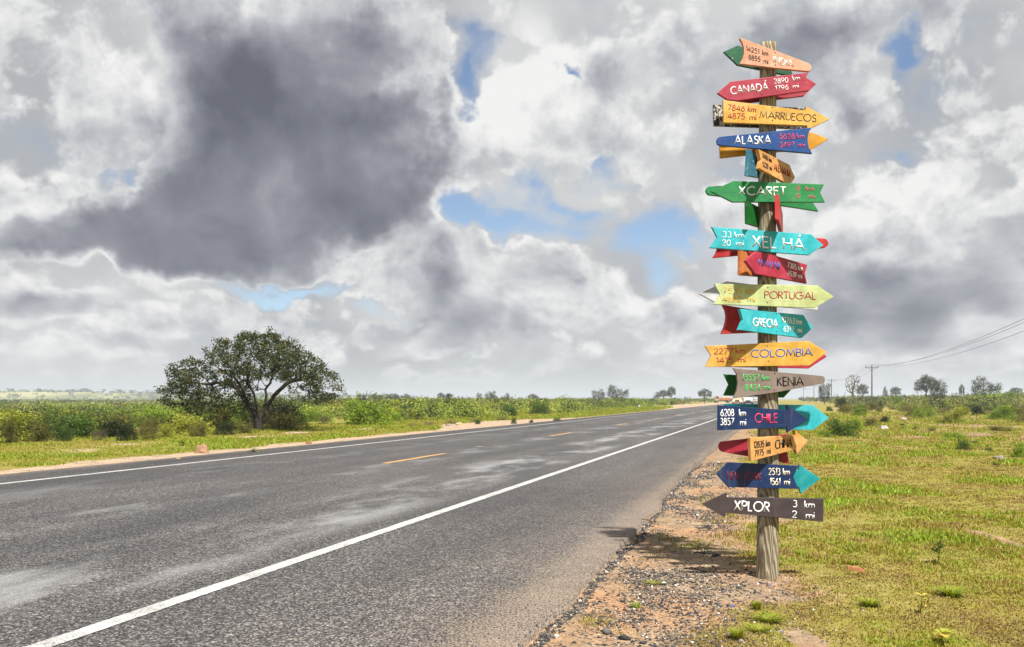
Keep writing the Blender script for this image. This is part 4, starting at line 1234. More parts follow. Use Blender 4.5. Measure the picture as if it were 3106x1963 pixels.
# ------------------------------------------------------------------ shrubs
def shrub_mesh(kind, seed, n=1500):
    rng = np.random.default_rng(seed)
    k = rng.integers(7, 12)
    lobes = []
    for i in range(k):
        a = rng.uniform(0, 6.28); q = rng.uniform(0, .62)
        lobes.append((math.cos(a) * q, math.sin(a) * q, rng.uniform(.22, .70), rng.uniform(.16, .36)))
    lobes.append((0, 0, .40, .42))
    for i in range(6):
        a = i * 1.05 + rng.uniform(0, .6); lobes.append((math.cos(a) * .5, math.sin(a) * .5, rng.uniform(.10, .2), rng.uniform(.22, .34)))
    lb = np.array(lobes)
    wts = lb[:, 3] ** 2; wts /= wts.sum()
    idx = rng.choice(len(lb), n, p=wts)
    d = rng.standard_normal((n, 3)); d /= np.linalg.norm(d, axis=1, keepdims=True)
    rr = rng.random(n) ** .38
    C = lb[idx, :3] + d * (lb[idx, 3] * rr)[:, None] * np.array([1, 1, .85])
    # loose sprays sticking out of the top
    m = n // 7
    sp = rng.integers(0, 16, m); sa = rng.uniform(0, 6.28, 16); st = rng.uniform(.1, .5, 16); sl = rng.uniform(.5, 1.12, 16)
    tpos = rng.random(m)
    C[:m] = np.stack([np.cos(sa[sp]) * (st[sp] + tpos * .25), np.sin(sa[sp]) * (st[sp] + tpos * .25), .35 + tpos * (sl[sp] - .35)], 1) + rng.standard_normal((m, 3)) * .025
    C[:, 2] = np.abs(C[:, 2]) * .95 + .02
    size = rng.uniform(.035, .085, n) * (0.6 if kind == 'dry' else 1.0)
    V, F = leaf_cloud(C, size, .32 if kind == 'dry' else .55, .3, rng)
    t = np.clip(.18 + .38 * rng.random(n) + .35 * (rng.random(len(lb))[idx] - .3), 0, 1)
    # stems
    s = 14 if kind == 'dry' else 8
    a = rng.uniform(0, 6.28, s); e = rng.uniform(.25, .7, s); h = rng.uniform(.5, .95, s)
    A = np.stack([np.cos(a) * .05, np.sin(a) * .05, np.full(s, -.05)], 1); B = np.stack([np.cos(a) * e, np.sin(a) * e, h], 1)
    V2, F2 = tubes(A, B, np.full(s, .011), np.full(s, .003), 4)
    me = np_mesh('shrub', np.vstack([V, V2]), np.vstack([F, F2 + len(V)]), [M['shrub_' + kind], M['bark']],
                 {'tint': ('FACE', np.concatenate([t, np.zeros(len(F2))]))}, midx=np.concatenate([np.zeros(len(F)), np.ones(len(F2))]))
    return me
SHM = {(k, i): shrub_mesh(k, 100 + 7 * i + 31 * j, 3600) for j, k in enumerate(SHK) for i in range(3)}
_occ = []
def shrub(x, y, w, h, kind, label, group=None, name='shrub'):
    o = link(name, SHM[(kind, random.randrange(3))], None, (x, y, zat(x, y) - .02))
    o.rotation_euler = (0, 0, random.uniform(0, 6.28))
    o.scale = (w / 1.7, w / 1.7, h / .92)
    tag(o, label, 'shrub', group)
    _occ.append((x, y, min(w / 2, 1.4)))
    return o
def shrub_px(px, py, wpx, hpx, kind, label, group=None):
    g = gpt(px, py); return shrub(g[0], g[1], wpx / FPX * g[1], hpx / FPX * g[1], kind, label, group)

for q in [
    (384, 1334, 80, 66, 'dark', 'dark hollow shrub left of the umbrella tree, at the edge of the verge'),
    (540, 1304, 60, 60, 'dark', 'dark round shrub under the drooping left side of the umbrella tree'),
    (270, 1304, 30, 36, 'green', 'small dark green shrub in front of the bare red strip'),
    (221, 1270, 54, 32, 'dry', 'brown leafless rounded shrub beyond the bare red strip'),
    (25, 1343, 64, 88, 'olive', 'tall tangled olive shrub at the left picture edge'),
    (120, 1338, 90, 72, 'olive', 'olive shrub second from the left picture edge'),
    (190, 1336, 70, 55, 'green', 'low green shrub left of the dark hollow shrub'),
    (300, 1334, 60, 42, 'dry', 'brown twiggy shrub just left of the dark hollow shrub'),
    (455, 1332, 70, 52, 'olive', 'yellowish olive shrub just right of the dark hollow shrub'),
    (505, 1327, 60, 58, 'yellow', 'yellow-leaved shrub in front of the dark round shrub'),
    (600, 1322, 66, 50, 'olive', 'olive shrub below the left crown of the umbrella tree'),
    (682, 1318, 80, 50, 'dark', 'low dark shrub left of the umbrella tree trunk'),
    (745, 1312, 66, 46, 'olive', 'reddish olive shrub touching the umbrella tree trunk on its left'),
    (798, 1303, 26, 14, 'dark', 'dark undergrowth at the foot of the umbrella tree trunk'),
    (862, 1292, 60, 24, 'green', 'green shrub just right of the umbrella tree trunk'),
    (902, 1270, 72, 30, 'dark', 'dark flat shrub right of the umbrella tree'),
    (912, 1290, 60, 30, 'green', 'green shrub below the dark flat shrub'),
    (985, 1284, 60, 36, 'dry', 'greyish dry shrub beneath the right side of the umbrella crown'),
    (1099, 1232, 52, 44, 'dark', 'dark shrub standing tallest right of the umbrella tree, twigs above it'),
    (1050, 1240, 60, 44, 'green', 'green shrub with bare upright twigs, left of the tallest dark shrub'),
    (1087, 1282, 76, 38, 'bright', 'bright lime-green shrub at the verge right of the umbrella tree'),
    (1145, 1268, 50, 38, 'dark', 'dark blue-green shrub behind the lime-green shrub'),
    (1200, 1278, 60, 36, 'bright', 'bright green shrub right of the dark blue-green shrub'),
    (1262, 1272, 70, 42, 'yellow', 'yellow-green shrub in mid picture at the verge'),
    (1318, 1264, 56, 50, 'dark', 'upright dark shrub in mid picture above the sandy pull-in'),
    (1376, 1246, 48, 28, 'dark', 'dark shrub right of the upright dark shrub'),
    (1430, 1252, 72, 32, 'dark', 'wide dark shrub in mid picture'),
    (1640, 1241, 58, 24, 'dark', 'ragged dark shrub left of the far yellow dashes'),
    (1700, 1243, 30, 14, 'dark', 'small dark shrub right of the ragged dark shrub'),
    (1250, 1290, 50, 14, 'dry', 'heap of dead brown brush at the verge, left'),
    (1300, 1287, 60, 15, 'dry', 'heap of dead brown brush behind the left end of the sandy pull-in'),
    (1370, 1283, 70, 17, 'dry', 'long heap of dead brush behind the sandy pull-in'),
    (1440, 1279, 70, 18, 'dry', 'greyish dead brush behind the middle of the sandy pull-in'),
    (1520, 1272, 70, 16, 'dry', 'dead brush behind the right end of the sandy pull-in'),
    (1449, 1284, 22, 17, 'green', 'little round green shrub on the edge of the sandy pull-in'),
    (1559, 1283, 24, 22, 'green', 'upright little green shrub right of the sandy pull-in'),
    (1611, 1280, 18, 12, 'dark', 'tiny dark bush close to the far edge line'),
    (1690, 1276, 36, 18, 'green', 'low green bush close to the far edge line'),
    (1885, 1220, 26, 18, 'green', 'green bush before the largest horizon tree'),
    (1992, 1213, 30, 20, 'dark', 'dark round bush left of the white marker stone view to the truck'),
    (2064, 1208, 18, 18, 'dark', 'dark narrow bush left of the flat-topped tree'),
    (2550, 1318, 140, 58, 'green', 'big green shrub right of the cyan arrow tip'),
    (2590, 1302, 90, 46, 'bright', 'bright green top of the big shrub right of the cyan arrow tip'),
    (2500, 1322, 60, 26, 'bright', 'low light-green shrub in front of the big shrub'),
    (2640, 1290, 60, 34, 'olive', 'olive shrub right of the big green shrub'),
    (2682, 1279, 42, 24, 'dark', 'small dark shrub above the white stone'),
    (2773, 1302, 26, 18, 'green', 'small green shrub right of the white stone'),
    (2823, 1301, 32, 13, 'green', 'low green shrub left of the dirt track'),
    (2890, 1325, 100, 28, 'bright', 'long spreading green shrub beside the dirt track'),
    (2922, 1359, 54, 38, 'green', 'green shrub in front of the spreading shrub'),
    (2953, 1336, 26, 15, 'dark', 'small dark bush on the edge of the dirt track'),
    (3030, 1304, 110, 20, 'olive', 'flat olive scrub beyond the dirt track'),
    (3092, 1382, 66, 52, 'bright', 'green shrub at the right picture edge'),
    (3000, 1362, 28, 14, 'green', 'small green bush between the track and the flat grey stone'),
    (3021, 1403, 36, 10, 'dark', 'low dark green plant patch below the flat grey stone'),
    (2552, 1236, 48, 40, 'dark', 'dark feathery shrub below the farther utility pole'),
    (2663, 1238, 44, 28, 'dark', 'dark shrub at the foot of the nearer utility pole'),
    (2720, 1236, 60, 40, 'bright', 'light green shrub right of the nearer utility pole'),
    (2811, 1242, 48, 34, 'dark', 'dark shrub below the spreading tree on the right'),
    (2872, 1250, 26, 18, 'dark', 'dark small bush right of the spreading tree'),
    (2941, 1248, 50, 26, 'dark', 'dark low shrub between the two broad trees on the right'),
    (2990, 1232, 110, 40, 'bright', 'bright green shrub below the broad tree on the right'),
    (3060, 1230, 90, 42, 'bright', 'bright green shrub at the right, under the low hazy tree'),
    (3086, 1258, 54, 36, 'olive', 'olive shrub at the right picture edge, upper'),
    (2770, 1262, 60, 26, 'olive', 'olive shrub above the red bare patch'),
    (2738, 1286, 20, 9, 'dark', 'tiny dark plant left of the bare streak'),
]: shrub_px(*q)

DOME = ['light green dome bush, second from the left picture edge, in the hollow', 'green dome bush behind the brown leafless shrub in the hollow', 'widest light green dome bush, above the dark hollow shrub',
        'light green dome bush just left of the umbrella crown, near row', 'light green dome bush at the left picture edge, in the hollow', 'green dome bush half hidden left of the widest dome bush',
        'light green dome bush at the back, left of the brown leafless shrub', 'light green dome bush at the back, between the widest dome and the crown', 'light green dome bush behind the left fringe of the umbrella crown',
        'green dome bush seen through the left crown of the umbrella tree', 'light green bush before the dome bushes, far left', 'light green bush before the dome bushes, behind the dark hollow shrub']
for i_, (px, py, w_, h_) in enumerate([(80, 1262, 150, 52), (230, 1262, 170, 54), (375, 1258, 200, 60), (490, 1256, 150, 52), (20, 1268, 120, 46), (310, 1250, 130, 44), (150, 1248, 130, 42), (440, 1246, 120, 42), (560, 1250, 130, 46), (640, 1246, 110, 42), (100, 1290, 110, 46), (420, 1286, 90, 42)]):
    shrub_px(px, py, w_, h_, ['bright', 'green', 'bright', 'bright'][i_ % 4], DOME[i_], 'dome-topped thorn bushes in the hollow')
def where(x, y, w, h, k, base):
    """say where a filler shrub stands, from the things round it"""
    px = CX + x / y * FPX
    size = 'small' if w < 1.5 else ('wide' if w > 2.3 else '')
    kn = {'bright': 'bright green', 'yellow': 'yellow-green', 'olive': 'olive', 'dark': 'dark green', 'green': 'mid-green', 'dry': 'leafless brown'}[k]
    if px < CX + 600:
        zones = [(250, 'left of the dark hollow shrub'), (500, 'between the dark hollow shrub and umbrella tree'), (800, 'behind the left crown of the umbrella tree'), (1040, 'behind the right crown of the umbrella tree'),
                 (1240, 'right of the umbrella tree'), (1420, 'behind the left end of the sandy pull-in'), (1600, 'behind the right end of the sandy pull-in'), (1900, 'left of the white marker stone'), (9999, 'between the marker stone and the parked truck')]
        dep = 'front row of scrub' if y < 30 else ('second row of scrub' if y < 40 else ('middle of scrub' if y < 55 else 'back of scrub'))
    else:
        zones = [(2560, 'right of the grey-brown board tip'), (2720, 'near the utility poles'), (2860, 'below the spreading tree'), (2960, 'between the two broad horizon trees'), (9999, 'near the right picture edge')]
        dep = 'near part of pasture' if y < 60 else ('middle of pasture' if y < 85 else 'back of pasture')
    z = next(t for lim, t in zones if px < lim)
    return ' '.join(f'{size} {kn} shrub, {dep}, {z}'.split())
def fill_shrubs(n, xr, yr, ok, kinds, hr, label_of, group, gap=.62, seed=5):
    rng = random.Random(seed); made = 0; tries = 0
    while made < n and tries < n * 60:
        tries += 1
        y = yr[0] * (yr[1] / yr[0]) ** rng.random(); x = rng.uniform(*xr) * y
        if not ok(x, y): continue
        h = rng.uniform(*hr) * (0.72 if x / y < -.36 and y > 30 else 1.0); w = h * rng.uniform(1.3, 2.9)
        if any((x - a) ** 2 + (y - b) ** 2 < ((w / 2 + c) * gap) ** 2 for a, b, c in _occ): continue
        k = rng.choices([q[0] for q in kinds], [q[1] for q in kinds])[0]
        shrub(x, y, w, h, k, where(x, y, w, h, k, label_of[k]), group); made += 1
    return made
def left_ok(x, y):
    L, t = to_road(x, y)
    lim = np.interp(t, [0, 20, 26, 34, 44, 60, 90, 130], [-21, -19.5, -18.2, -17.8, -19, -16.5, -17.5, -20])
    if L > lim: return False
    bare = abs(y - 50) < 3.0 and x / y < -.43     # bare red strip
    return not bare
KL = {'bright': 'bright green shrub in the dense scrub beyond the road', 'yellow': 'yellow-green shrub in the dense scrub beyond the road',
      'olive': 'olive shrub in the dense scrub beyond the road', 'dark': 'dark green shrub in the dense scrub beyond the road',
      'green': 'mid-green shrub in the dense scrub beyond the road', 'dry': 'leafless brown shrub in the dense scrub beyond the road'}
n1 = fill_shrubs(34, (-.68, .0), (22, 34), left_ok, [('olive', 4), ('green', 3), ('dry', 1), ('yellow', 1.5), ('dark', 1)], (.65, 1.0), KL, 'shrubs of the scrub beyond the road', .55, 5)
n2 = fill_shrubs(115, (-.70, .24), (33, 78), left_ok, [('bright', 5), ('yellow', 3.5), ('green', 2.5), ('olive', 1), ('dark', 2.0), ('dry', .6)], (.6, 1.55), KL, 'shrubs of the scrub beyond the road', .55, 6)
def right_ok(x, y):
    L, t = to_road(x, y)
    if L < 5 or (L < 9 and y < 60): return False
    if y < 55 and (x * 7.3 + y * 3.1) % 1 < .6: return False
    return True
KR = {k: v.replace('in the dense scrub beyond the road', 'on the rough pasture right of the post') for k, v in KL.items()}
n3 = fill_shrubs(62, (.33, .80), (44, 120), right_ok, [('olive', 3.5), ('green', 3), ('bright', 2.2), ('dark', 1.3), ('dry', 1.0), ('yellow', .6)], (.5, 1.15), KR, 'shrubs on the pasture right of the post', .8, 9)

# ------------------------------------------------------------------ far scrub, one mass
def far_scrub(name, label, pts, m, seed, kfac=1.0, hr=(1.0, 2.0), leaves=70):
    rng = np.random.default_rng(seed)
    P0 = np.array(pts); n = len(P0)
    z = ground_z(P0[:, 0], P0[:, 1])
    h = rng.uniform(*hr, n); w = h * rng.uniform(1.1, 4.0, n)
    dist = np.hypot(P0[:, 0], P0[:, 1])
    d = rng.standard_normal((n, leaves, 3)); d /= np.linalg.norm(d, axis=2, keepdims=True)
    rr = rng.random((n, leaves, 1)) ** .4
    C = d * rr * np.stack([w * .5, w * .5, h * .5], 1)[:, None]
    C[..., 2] *= 1 + .5 * rng.random((n, leaves)) * (rng.random((n, 1)) > .5)
    C = C + np.stack([P0[:, 0], P0[:, 1], z + h * .45], 1)[:, None]
    size = (0.09 + dist / 900.0)[:, None] * rng.uniform(.6, 1.3, (n, leaves)) * kfac
    V, F = leaf_cloud(C.reshape(-1, 3), size.ravel(), .6, .2, rng)
    nz = vnoise(P0[:, 0] * .03, P0[:, 1] * .03, 2)
    kind = np.where(rng.random(n) < .16, .05, np.clip(.50 + (nz - .5) * 1.1 + rng.standard_normal(n) * .16, .15, .88))
    kind = np.where(rng.random(n) < .05, .97, kind)
    t = np.repeat(kind, leaves) + rng.normal(0, .07, n * leaves)
    me = np_mesh(name, V, F, [m], {'tint': ('FACE', np.clip(t, 0, 1))})
    return tag(link(name, me), label, 'scrub', kind='stuff')
def scatter(n, xr, yr, ok, seed, pw=1.0):
    rng = np.random.default_rng(seed); out = []
    while len(out) < n:
        y = yr[0] * (yr[1] / yr[0]) ** (rng.random() ** pw); x = rng.uniform(*xr) * y
        gapn = vnoise(np.array([x * .09 + 20]), np.array([y * .06 + 9]), 3, .6)[0]
        if gapn < .44 and rng.random() < .88: continue
        if ok(x, y): out.append((x, y))
    return out
far_scrub('distant_scrub', 'low green scrub thickening to the horizon left of the road', scatter(2000, (-.95, .27), (48, 210), left_ok, 1), M['scrub'], 2, .9, (.45, 1.5), 150)
far_scrub('distant_scrub', 'farthest grey-green scrub left of the road', scatter(1500, (-.95, .29), (200, 900), left_ok, 3), M['scrub'], 4, 1.3, (1.0, 2.0), 36)
def right_far(x, y):
    L, t = to_road(x, y); return L > 14
far_scrub('distant_scrub', 'grey-green scrub behind the pasture right of the road', scatter(1300, (.33, .95), (75, 240), right_far, 5), M['scrub_r'], 6, 1.0, (.5, 1.9), 130)
far_scrub('distant_scrub', 'farthest scrub on the right horizon', scatter(1100, (.34, .95), (230, 900), right_far, 7), M['scrub_r'], 8, 1.4, (1.2, 2.8), 36)

# ------------------------------------------------------------------ low hills on the left horizon
def hills():
    m, T, out = mat('distant_hill_fields')
    p = pos(T)
    n = T.noise(T.v('MULTIPLY', p, (.6, .25, 3)), 0.010, 6, .6)
    c = T.ramp(n, [(.36, (.045, .058, .024)), (.48, (.085, .10, .038)), (.56, (.17, .18, .07)), (.66, (.28, .26, .12))])
    pbsdf(T, out, c, .95, .05)
    M['hill'] = m
    az = np.linspace(-1.25, -.10, 260)
    prof = np.interp(az, [-1.25, -.62, -.545, -.50, -.45, -.39, -.33, -.24, -.16, -.10], [16, 17, 20, 18.5, 17, 15, 12, 9, 5, 0])
    prof = prof + (vnoise(az * 60, az * 0, 3) - .5) * 2.2 * (prof > 3)
    depth = np.linspace(0, 1, 14)
    V = []
    for k, dd in enumerate(depth):
        Y = 1250 + 500 * dd
        shape = sst(np.array([dd]), 0, .62)[0] if dd < .62 else 1 - .5 * (dd - .62)
        z = -3 + (prof / FPX * 1560 + 4.2) * shape + (vnoise(az * 40 + dd * 9, np.full_like(az, dd * 8), 3) - .5) * 4.0 * dd
        V.append(np.stack([np.sin(az) * Y / 1, np.cos(az) * Y, z], 1))
    V = np.concatenate(V); na = len(az)
    i, j = np.meshgrid(np.arange(len(depth) - 1), np.arange(na - 1), indexing='ij')
    F = np.stack([i * na + j, i * na + j + 1, (i + 1) * na + j + 1, (i + 1) * na + j], -1).reshape(-1, 4)
    tag(link('hills', np_mesh('hills', V, F, [m], smooth=True)), kind='structure')
    # scrub and scattered crowns on the slopes
    rng = np.random.default_rng(4)
    n = 1500; leaves = 14
    ii = rng.integers(0, len(depth) - 2, n); jj = rng.integers(0, na - 1, n)
    jj[:260] = rng.integers(0, na - 1, 260); ii[:260] = 8
    c = V[ii * na + jj] + rng.standard_normal((n, 3)) * np.array([4, 20, .2])
    h = rng.uniform(2.0, 4.5, n); h[:260] = rng.uniform(3.0, 7.0, 260)
    d = rng.standard_normal((n, leaves, 3)); d /= np.linalg.norm(d, axis=2, keepdims=True)
    C = c[:, None] + d * np.stack([h * .9, h * .9, h * .45], 1)[:, None] + np.array([0, 0, 1])[None, None] * (h * .4)[:, None, None]
    V2, F2 = leaf_cloud(C.reshape(-1, 3), np.repeat(h * .75, leaves), .7, .2, rng)
    t = np.clip(np.repeat(rng.uniform(.0, .45, n), leaves), 0, 1)
    tag(link('hillside_trees', np_mesh('hillside_trees', V2, F2, [M['scrub']], {'tint': ('FACE', t)})), 'small dark trees dotted over the distant low hills', 'trees', kind='stuff')
hills()

# ------------------------------------------------------------------ grass
def blades(px, py, h, w, tint, rng):
    n = len(px)
    z = ground_z(px, py)
    a = rng.uniform(0, 6.28, n); b = rng.uniform(0, 6.28, n)
    lean = rng.random(n) ** .8 * .95
    base = np.stack([px, py, z - .004], 1)
    side = np.stack([np.cos(a), np.sin(a), np.zeros(n)], 1) * (w * .5)[:, None]
    mid = base + np.stack([np.cos(b) * lean * h * .38, np.sin(b) * lean * h * .38, h * .6], 1)
    tip = base + np.stack([np.cos(b) * lean * h * 1.15, np.sin(b) * lean * h * 1.15, h * (1 - .45 * lean)], 1)
    V = np.stack([base - side, base + side, mid + side * .65, mid - side * .65, tip], 1).reshape(-1, 3)
    i = np.arange(n)[:, None] * 5
    F = np.concatenate([i + np.array([0, 1, 2]), i + np.array([0, 2, 3]), i + np.array([3, 2, 4])], 1).reshape(-1, 3)
    t = np.repeat(tint, 3)
    return V, F, t

def grass():
    rng = np.random.default_rng(12)
    # right of the road
    n = 560000
    y = 3.3 * (75 / 3.3) ** (rng.random(n) ** 1.25)
    x = rng.uniform(-.02, .82, n) * y
    # gather part of the blades into tufts
    m = rng.random(n) < .6
    k = m.sum(); c = rng.integers(0, n, k // 14)
    pick = rng.integers(0, len(c), k)
    spread = .018 * (1 + y[c][pick] / 9)
    x[m] = x[c][pick] + rng.standard_normal(k) * spread; y[m] = y[c][pick] + rng.standard_normal(k) * spread
    L, t = to_road(x, y)
    sand = sand_mask(x, y)
    dens = 1.18 - 1.22 * sand + (vnoise(x * 2.1, y * 2.1, 3) - .5) * 1.3
    keep = (rng.random(n) < np.clip(dens, 0, 1)) & (L > ROAD_R + .12) & (np.hypot(x - POST_X, y - POST_Y) > .085)
    x, y, sand = x[keep], y[keep], sand[keep]
    lush = vnoise(x * .8 + 11, y * .8 + 3, 4, .62); fine = vnoise(x * 5, y * 5 + 30, 2)
    h = (.020 + .0009 * y) * (0.6 + 1.0 * rng.random(len(x))) * (0.55 + 1.5 * sst(lush, .42, .68))
    w = (.0044 + .00080 * y) * rng.uniform(.6, 1.4, len(x))
    fine2 = vnoise(x * 2.3 + 60, y * 2.3 + 31, 3, .6)
    tint = .40 + 1.15 * (lush - .5) + .5 * (fine - .5) + .75 * (fine2 - .5) + rng.normal(0, .17, len(x)) - .12 * sand + .04
    V, F, tt = blades(x, y, h, w, np.clip(tint, .13, 1), rng)
    tag(link('grass', np_mesh('grass', V, F, [M['grass']], {'tint': ('FACE', tt)})), 'short yellow-green grass covering the pasture right of the road', 'grass', kind='stuff')
    # verge on the far side
    n = 210000
    t = 12 * (120 / 12) ** (rng.random(n)); L = rng.uniform(-22, -12.6, n)
    x, y = from_road(L, t)
    ok = (y > 9) & (x / y > -.85)
    x, y, L, t = x[ok], y[ok], L[ok], t[ok]
    sand = sand_mask(x, y)
    dens = 1.15 - 1.5 * sand + (vnoise(x * 1.3, y * 1.3, 3) - .5) * 1.2
    keep = rng.random(len(x)) < np.clip(dens, 0, 1)
    x, y = x[keep], y[keep]
    lush = vnoise(x * .5 + 71, y * .5 + 3, 4, .62)
    h = (.018 + .0009 * y) * (0.6 + 1.1 * rng.random(len(x))) * (0.6 + 1.2 * sst(lush, .42, .68))
    w = (.004 + .00085 * y) * rng.uniform(.6, 1.4, len(x))
    tint = .58 + .8 * (lush - .5) + rng.normal(0, .14, len(x))
    V, F, tt = blades(x, y, h, w, np.clip(tint, 0, 1), rng)
    tag(link('verge_grass', np_mesh('verge_grass', V, F, [M['grass']], {'tint': ('FACE', tt)})), 'low green grass on the far verge of the road', 'grass', kind='stuff')
grass()

# ------------------------------------------------------------------ gravel on the shoulder
def gravel():
    m, T, out = mat('loose_chippings')
    f = attr(T, 'tint')
    c = T.ramp(f, [(0.0, (.020, .020, .022)), (.5, (.055, .053, .054)), (.66, (.10, .095, .09)), (.78, (.22, .17, .12)), (.9, (.36, .31, .26)), (1.0, (.62, .60, .57))])
    pbsdf(T, out, c, .8, .25)
    rng = np.random.default_rng(8)
    n = 90000
    t = 3.3 * (17 / 3.3) ** rng.random(n)
    Lr = ROAD_EDGE(t)
    L = Lr + .03 + np.abs(rng.normal(0, 1, n)) * .62
    x, y = from_road(L, t)
    cl = vnoise(x * 2.0 + 5, y * 1.2 + 8, 4, .62)
    pr = np.clip((cl - .47) * 5.0, 0.05, .9) * np.clip(1.25 - (L - Lr) / 1.9, 0, 1) + .9 * (L - Lr < .10)
    keep = rng.random(n) < pr
    x, y = x[keep], y[keep]; n = len(x)
    s = (.0022 + .0070 * rng.random(n) ** 4.0) * (1 + y / 20)
    big = rng.random(n) < .010
    s[big] *= rng.uniform(1.6, 3.0, big.sum())
    z = ground_z(x, y)
    o = np.array([[1, 0, 0], [0, 1, 0], [-1, 0, 0], [0, -1, 0], [0, 0, 1], [0, 0, -1]], float)
    F0 = np.array([[0, 1, 4], [1, 2, 4], [2, 3, 4], [3, 0, 4], [1, 0, 5], [2, 1, 5], [3, 2, 5], [0, 3, 5]])
    j = o[None] * (1 + .45 * rng.standard_normal((n, 6, 1)).clip(-1, 1)) + rng.standard_normal((n, 6, 3)) * .22
    j[..., 2] *= .62
    a = rng.uniform(0, 6.28, n); ca, sa = np.cos(a)[:, None], np.sin(a)[:, None]
    X = j[..., 0] * ca - j[..., 1] * sa; Y = j[..., 0] * sa + j[..., 1] * ca
    V = np.stack([X, Y, j[..., 2]], -1) * s[:, None, None] + np.stack([x, y, z + s * .3], 1)[:, None]
    F = (np.arange(n)[:, None, None] * 6 + F0[None]).reshape(-1, 3)
    tint = rng.random(n) * .66; q = rng.random(n)
    tint = np.where(q > .76, .7 + .12 * rng.random(n), tint); tint = np.where(q > .92, .85 + .1 * rng.random(n), tint)
    tint = np.where(q > .982, 1.0, tint)
    tag(link('gravel', np_mesh('gravel', V.reshape(-1, 3), F, [m], {'tint': ('FACE', np.repeat(tint, 8))})), 'loose dark road chippings strewn over the orange sand of the shoulder', 'gravel', kind='stuff')
gravel()

# ------------------------------------------------------------------ stones
def rock(px, py, wpx, hpx, c, label, seed, name='rock', dep=.8, cat='rock'):
    g = gpt(px, py); w = wpx / FPX * g[1] / 2; h = hpx / FPX * g[1]
    bm = bmesh.new()
    bmesh.ops.create_icosphere(bm, subdivisions=4, radius=1.0)
    for v in bm.verts:
        n = mnoise.noise(v.co * 1.2 + Vector((seed * 3.1, 0, 0))) * .38 + mnoise.noise(v.co * 3.1 + Vector((seed, 5, 0))) * .14 + mnoise.noise(v.co * 8 + Vector((seed, 5, 0))) * .04
        cell = mnoise.cell(v.co * 1.6 + Vector((seed, 2, 2))) * .06
        v.co *= 1 + n + cell
        if v.co.z < -.35: v.co.z = -.35
        v.co = Vector((v.co.x * w, v.co.y * w * dep, (v.co.z + .35) * h / 1.35))
    me = bpy.data.meshes.new(name); bm.to_mesh(me); bm.free()
    for p in me.polygons: p.use_smooth = True
    me.materials.append(c)
    o = link(name, me, None, (g[0], g[1], zat(g[0], g[1]) - h * .12))
    return tag(o, label, cat)
RB = plain('brown_rock', (.24, .145, .085), .9, .15, var=.45, scale=5, bmp=.8)
RT = plain('tan_rock', (.38, .25, .14), .9, .15, var=.35, scale=6, bmp=.8)
RW = plain('pale_rock', (.36, .32, .28), .85, .15, var=.3, scale=5, bmp=.6)
RG = plain('grey_rock', (.20, .17, .155), .9, .15, var=.35, scale=6, bmp=.6)
RD = plain('red_clod', (.20, .085, .045), .95, .1, var=.4, scale=6, bmp=.8)
rock(613, 1368, 42, 30, RB, 'large brown rounded rock on the far verge', 1)
rock(548, 1391, 36, 17, RT, 'low tan rock at the far edge of the tarmac', 2)
rock(2680, 1297, 26, 12, RW, 'pale angular stone on the pasture below the utility poles', 3)
rock(3033, 1388, 34, 12, RG, 'flat grey stone on the pasture near the right picture edge', 4)
rock(2741, 1272, 16, 8, RW, 'small pale stone above the white stone, beside a shrub', 5)
rock(936, 1341, 18, 8, RD, 'small red clod at the edge of the verge under the umbrella tree', 6)
rock(1362, 1288, 20, 7, RG, 'flat grey stone at the left end of the sandy pull-in', 7)
rock(1392, 1287, 22, 9, RT, 'tan mound of earth beside the flat grey stone at the pull-in', 8)
rock(2514, 1355, 7, 5, RD, 'tiny dark stone on the grass right of the small orange arrow', 9)
rock(2525, 1355, 9, 4, RW, 'tiny pale stone beside the tiny dark stone on the grass', 10)
rock(2231, 1661, 19, 7, RW, 'flat pale pebble on the sand left of the post', 11, 'pebble', cat='pebble')
rock(2248, 1922, 18, 9, RG, 'dark grey pebble below the grass tuft at the bottom', 12, 'pebble', cat='pebble')
rock(1688, 1908, 18, 12, RW, 'white pebble on the gravel near the bottom of the picture', 13, 'pebble', cat='pebble')
rock(1868, 1700, 12, 7, RG, 'dark pebble lying at the broken tarmac edge', 14, 'pebble', cat='pebble')
rock(1655, 1868, 20, 11, RG, 'dark grey broken tarmac lump at the tarmac edge', 15, 'pebble', cat='pebble')

# ------------------------------------------------------------------ tufts and weeds close by
def tuft(px, py, wpx, hpx, n, tlo, thi, label, seed, name='grass_tuft'):
    rng = np.random.default_rng(seed)
    g = gpt(px, py); w = wpx / FPX * g[1]; h = hpx / FPX * g[1]
    a = rng.uniform(0, 6.28, n); q = rng.random(n) ** .6 * w * .16
    base = np.stack([np.cos(a) * q, np.sin(a) * q, np.full(n, -.01)], 1)
    out = rng.uniform(.1, .55, n) * w
    hh = h * rng.uniform(.55, 1.05, n)
    b = a + rng.normal(0, .5, n)
    segs = 5; V = []; sd = np.stack([-np.sin(b), np.cos(b), np.zeros(n)], 1)
    bw = .0022 * (1 + g[1] / 8)
    for k in range(segs + 1):
        s = k / segs
        c = base + np.stack([np.cos(b) * out * s ** 1.7, np.sin(b) * out * s ** 1.7, hh * (s - .22 * s * s)], 1)
        ww = bw * (1 - s) ** .7 + .0002
        V += [c - sd * ww, c + sd * ww]
    V = np.stack(V, 1).reshape(-1, 3)
    i = np.arange(n)[:, None] * (2 * (segs + 1))
    F = np.concatenate([(i + np.array([2 * k, 2 * k + 1, 2 * k + 3, 2 * k + 2])) for k in range(segs)], 1).reshape(-1, 4)
    t = np.repeat(rng.uniform(tlo, thi, n), segs)
    o = link(name, np_mesh(name, V, F, [M['grass']], {'tint': ('FACE', t)}), None, (g[0], g[1], zat(g[0], g[1])))
    return tag(o, label, 'grass tuft')
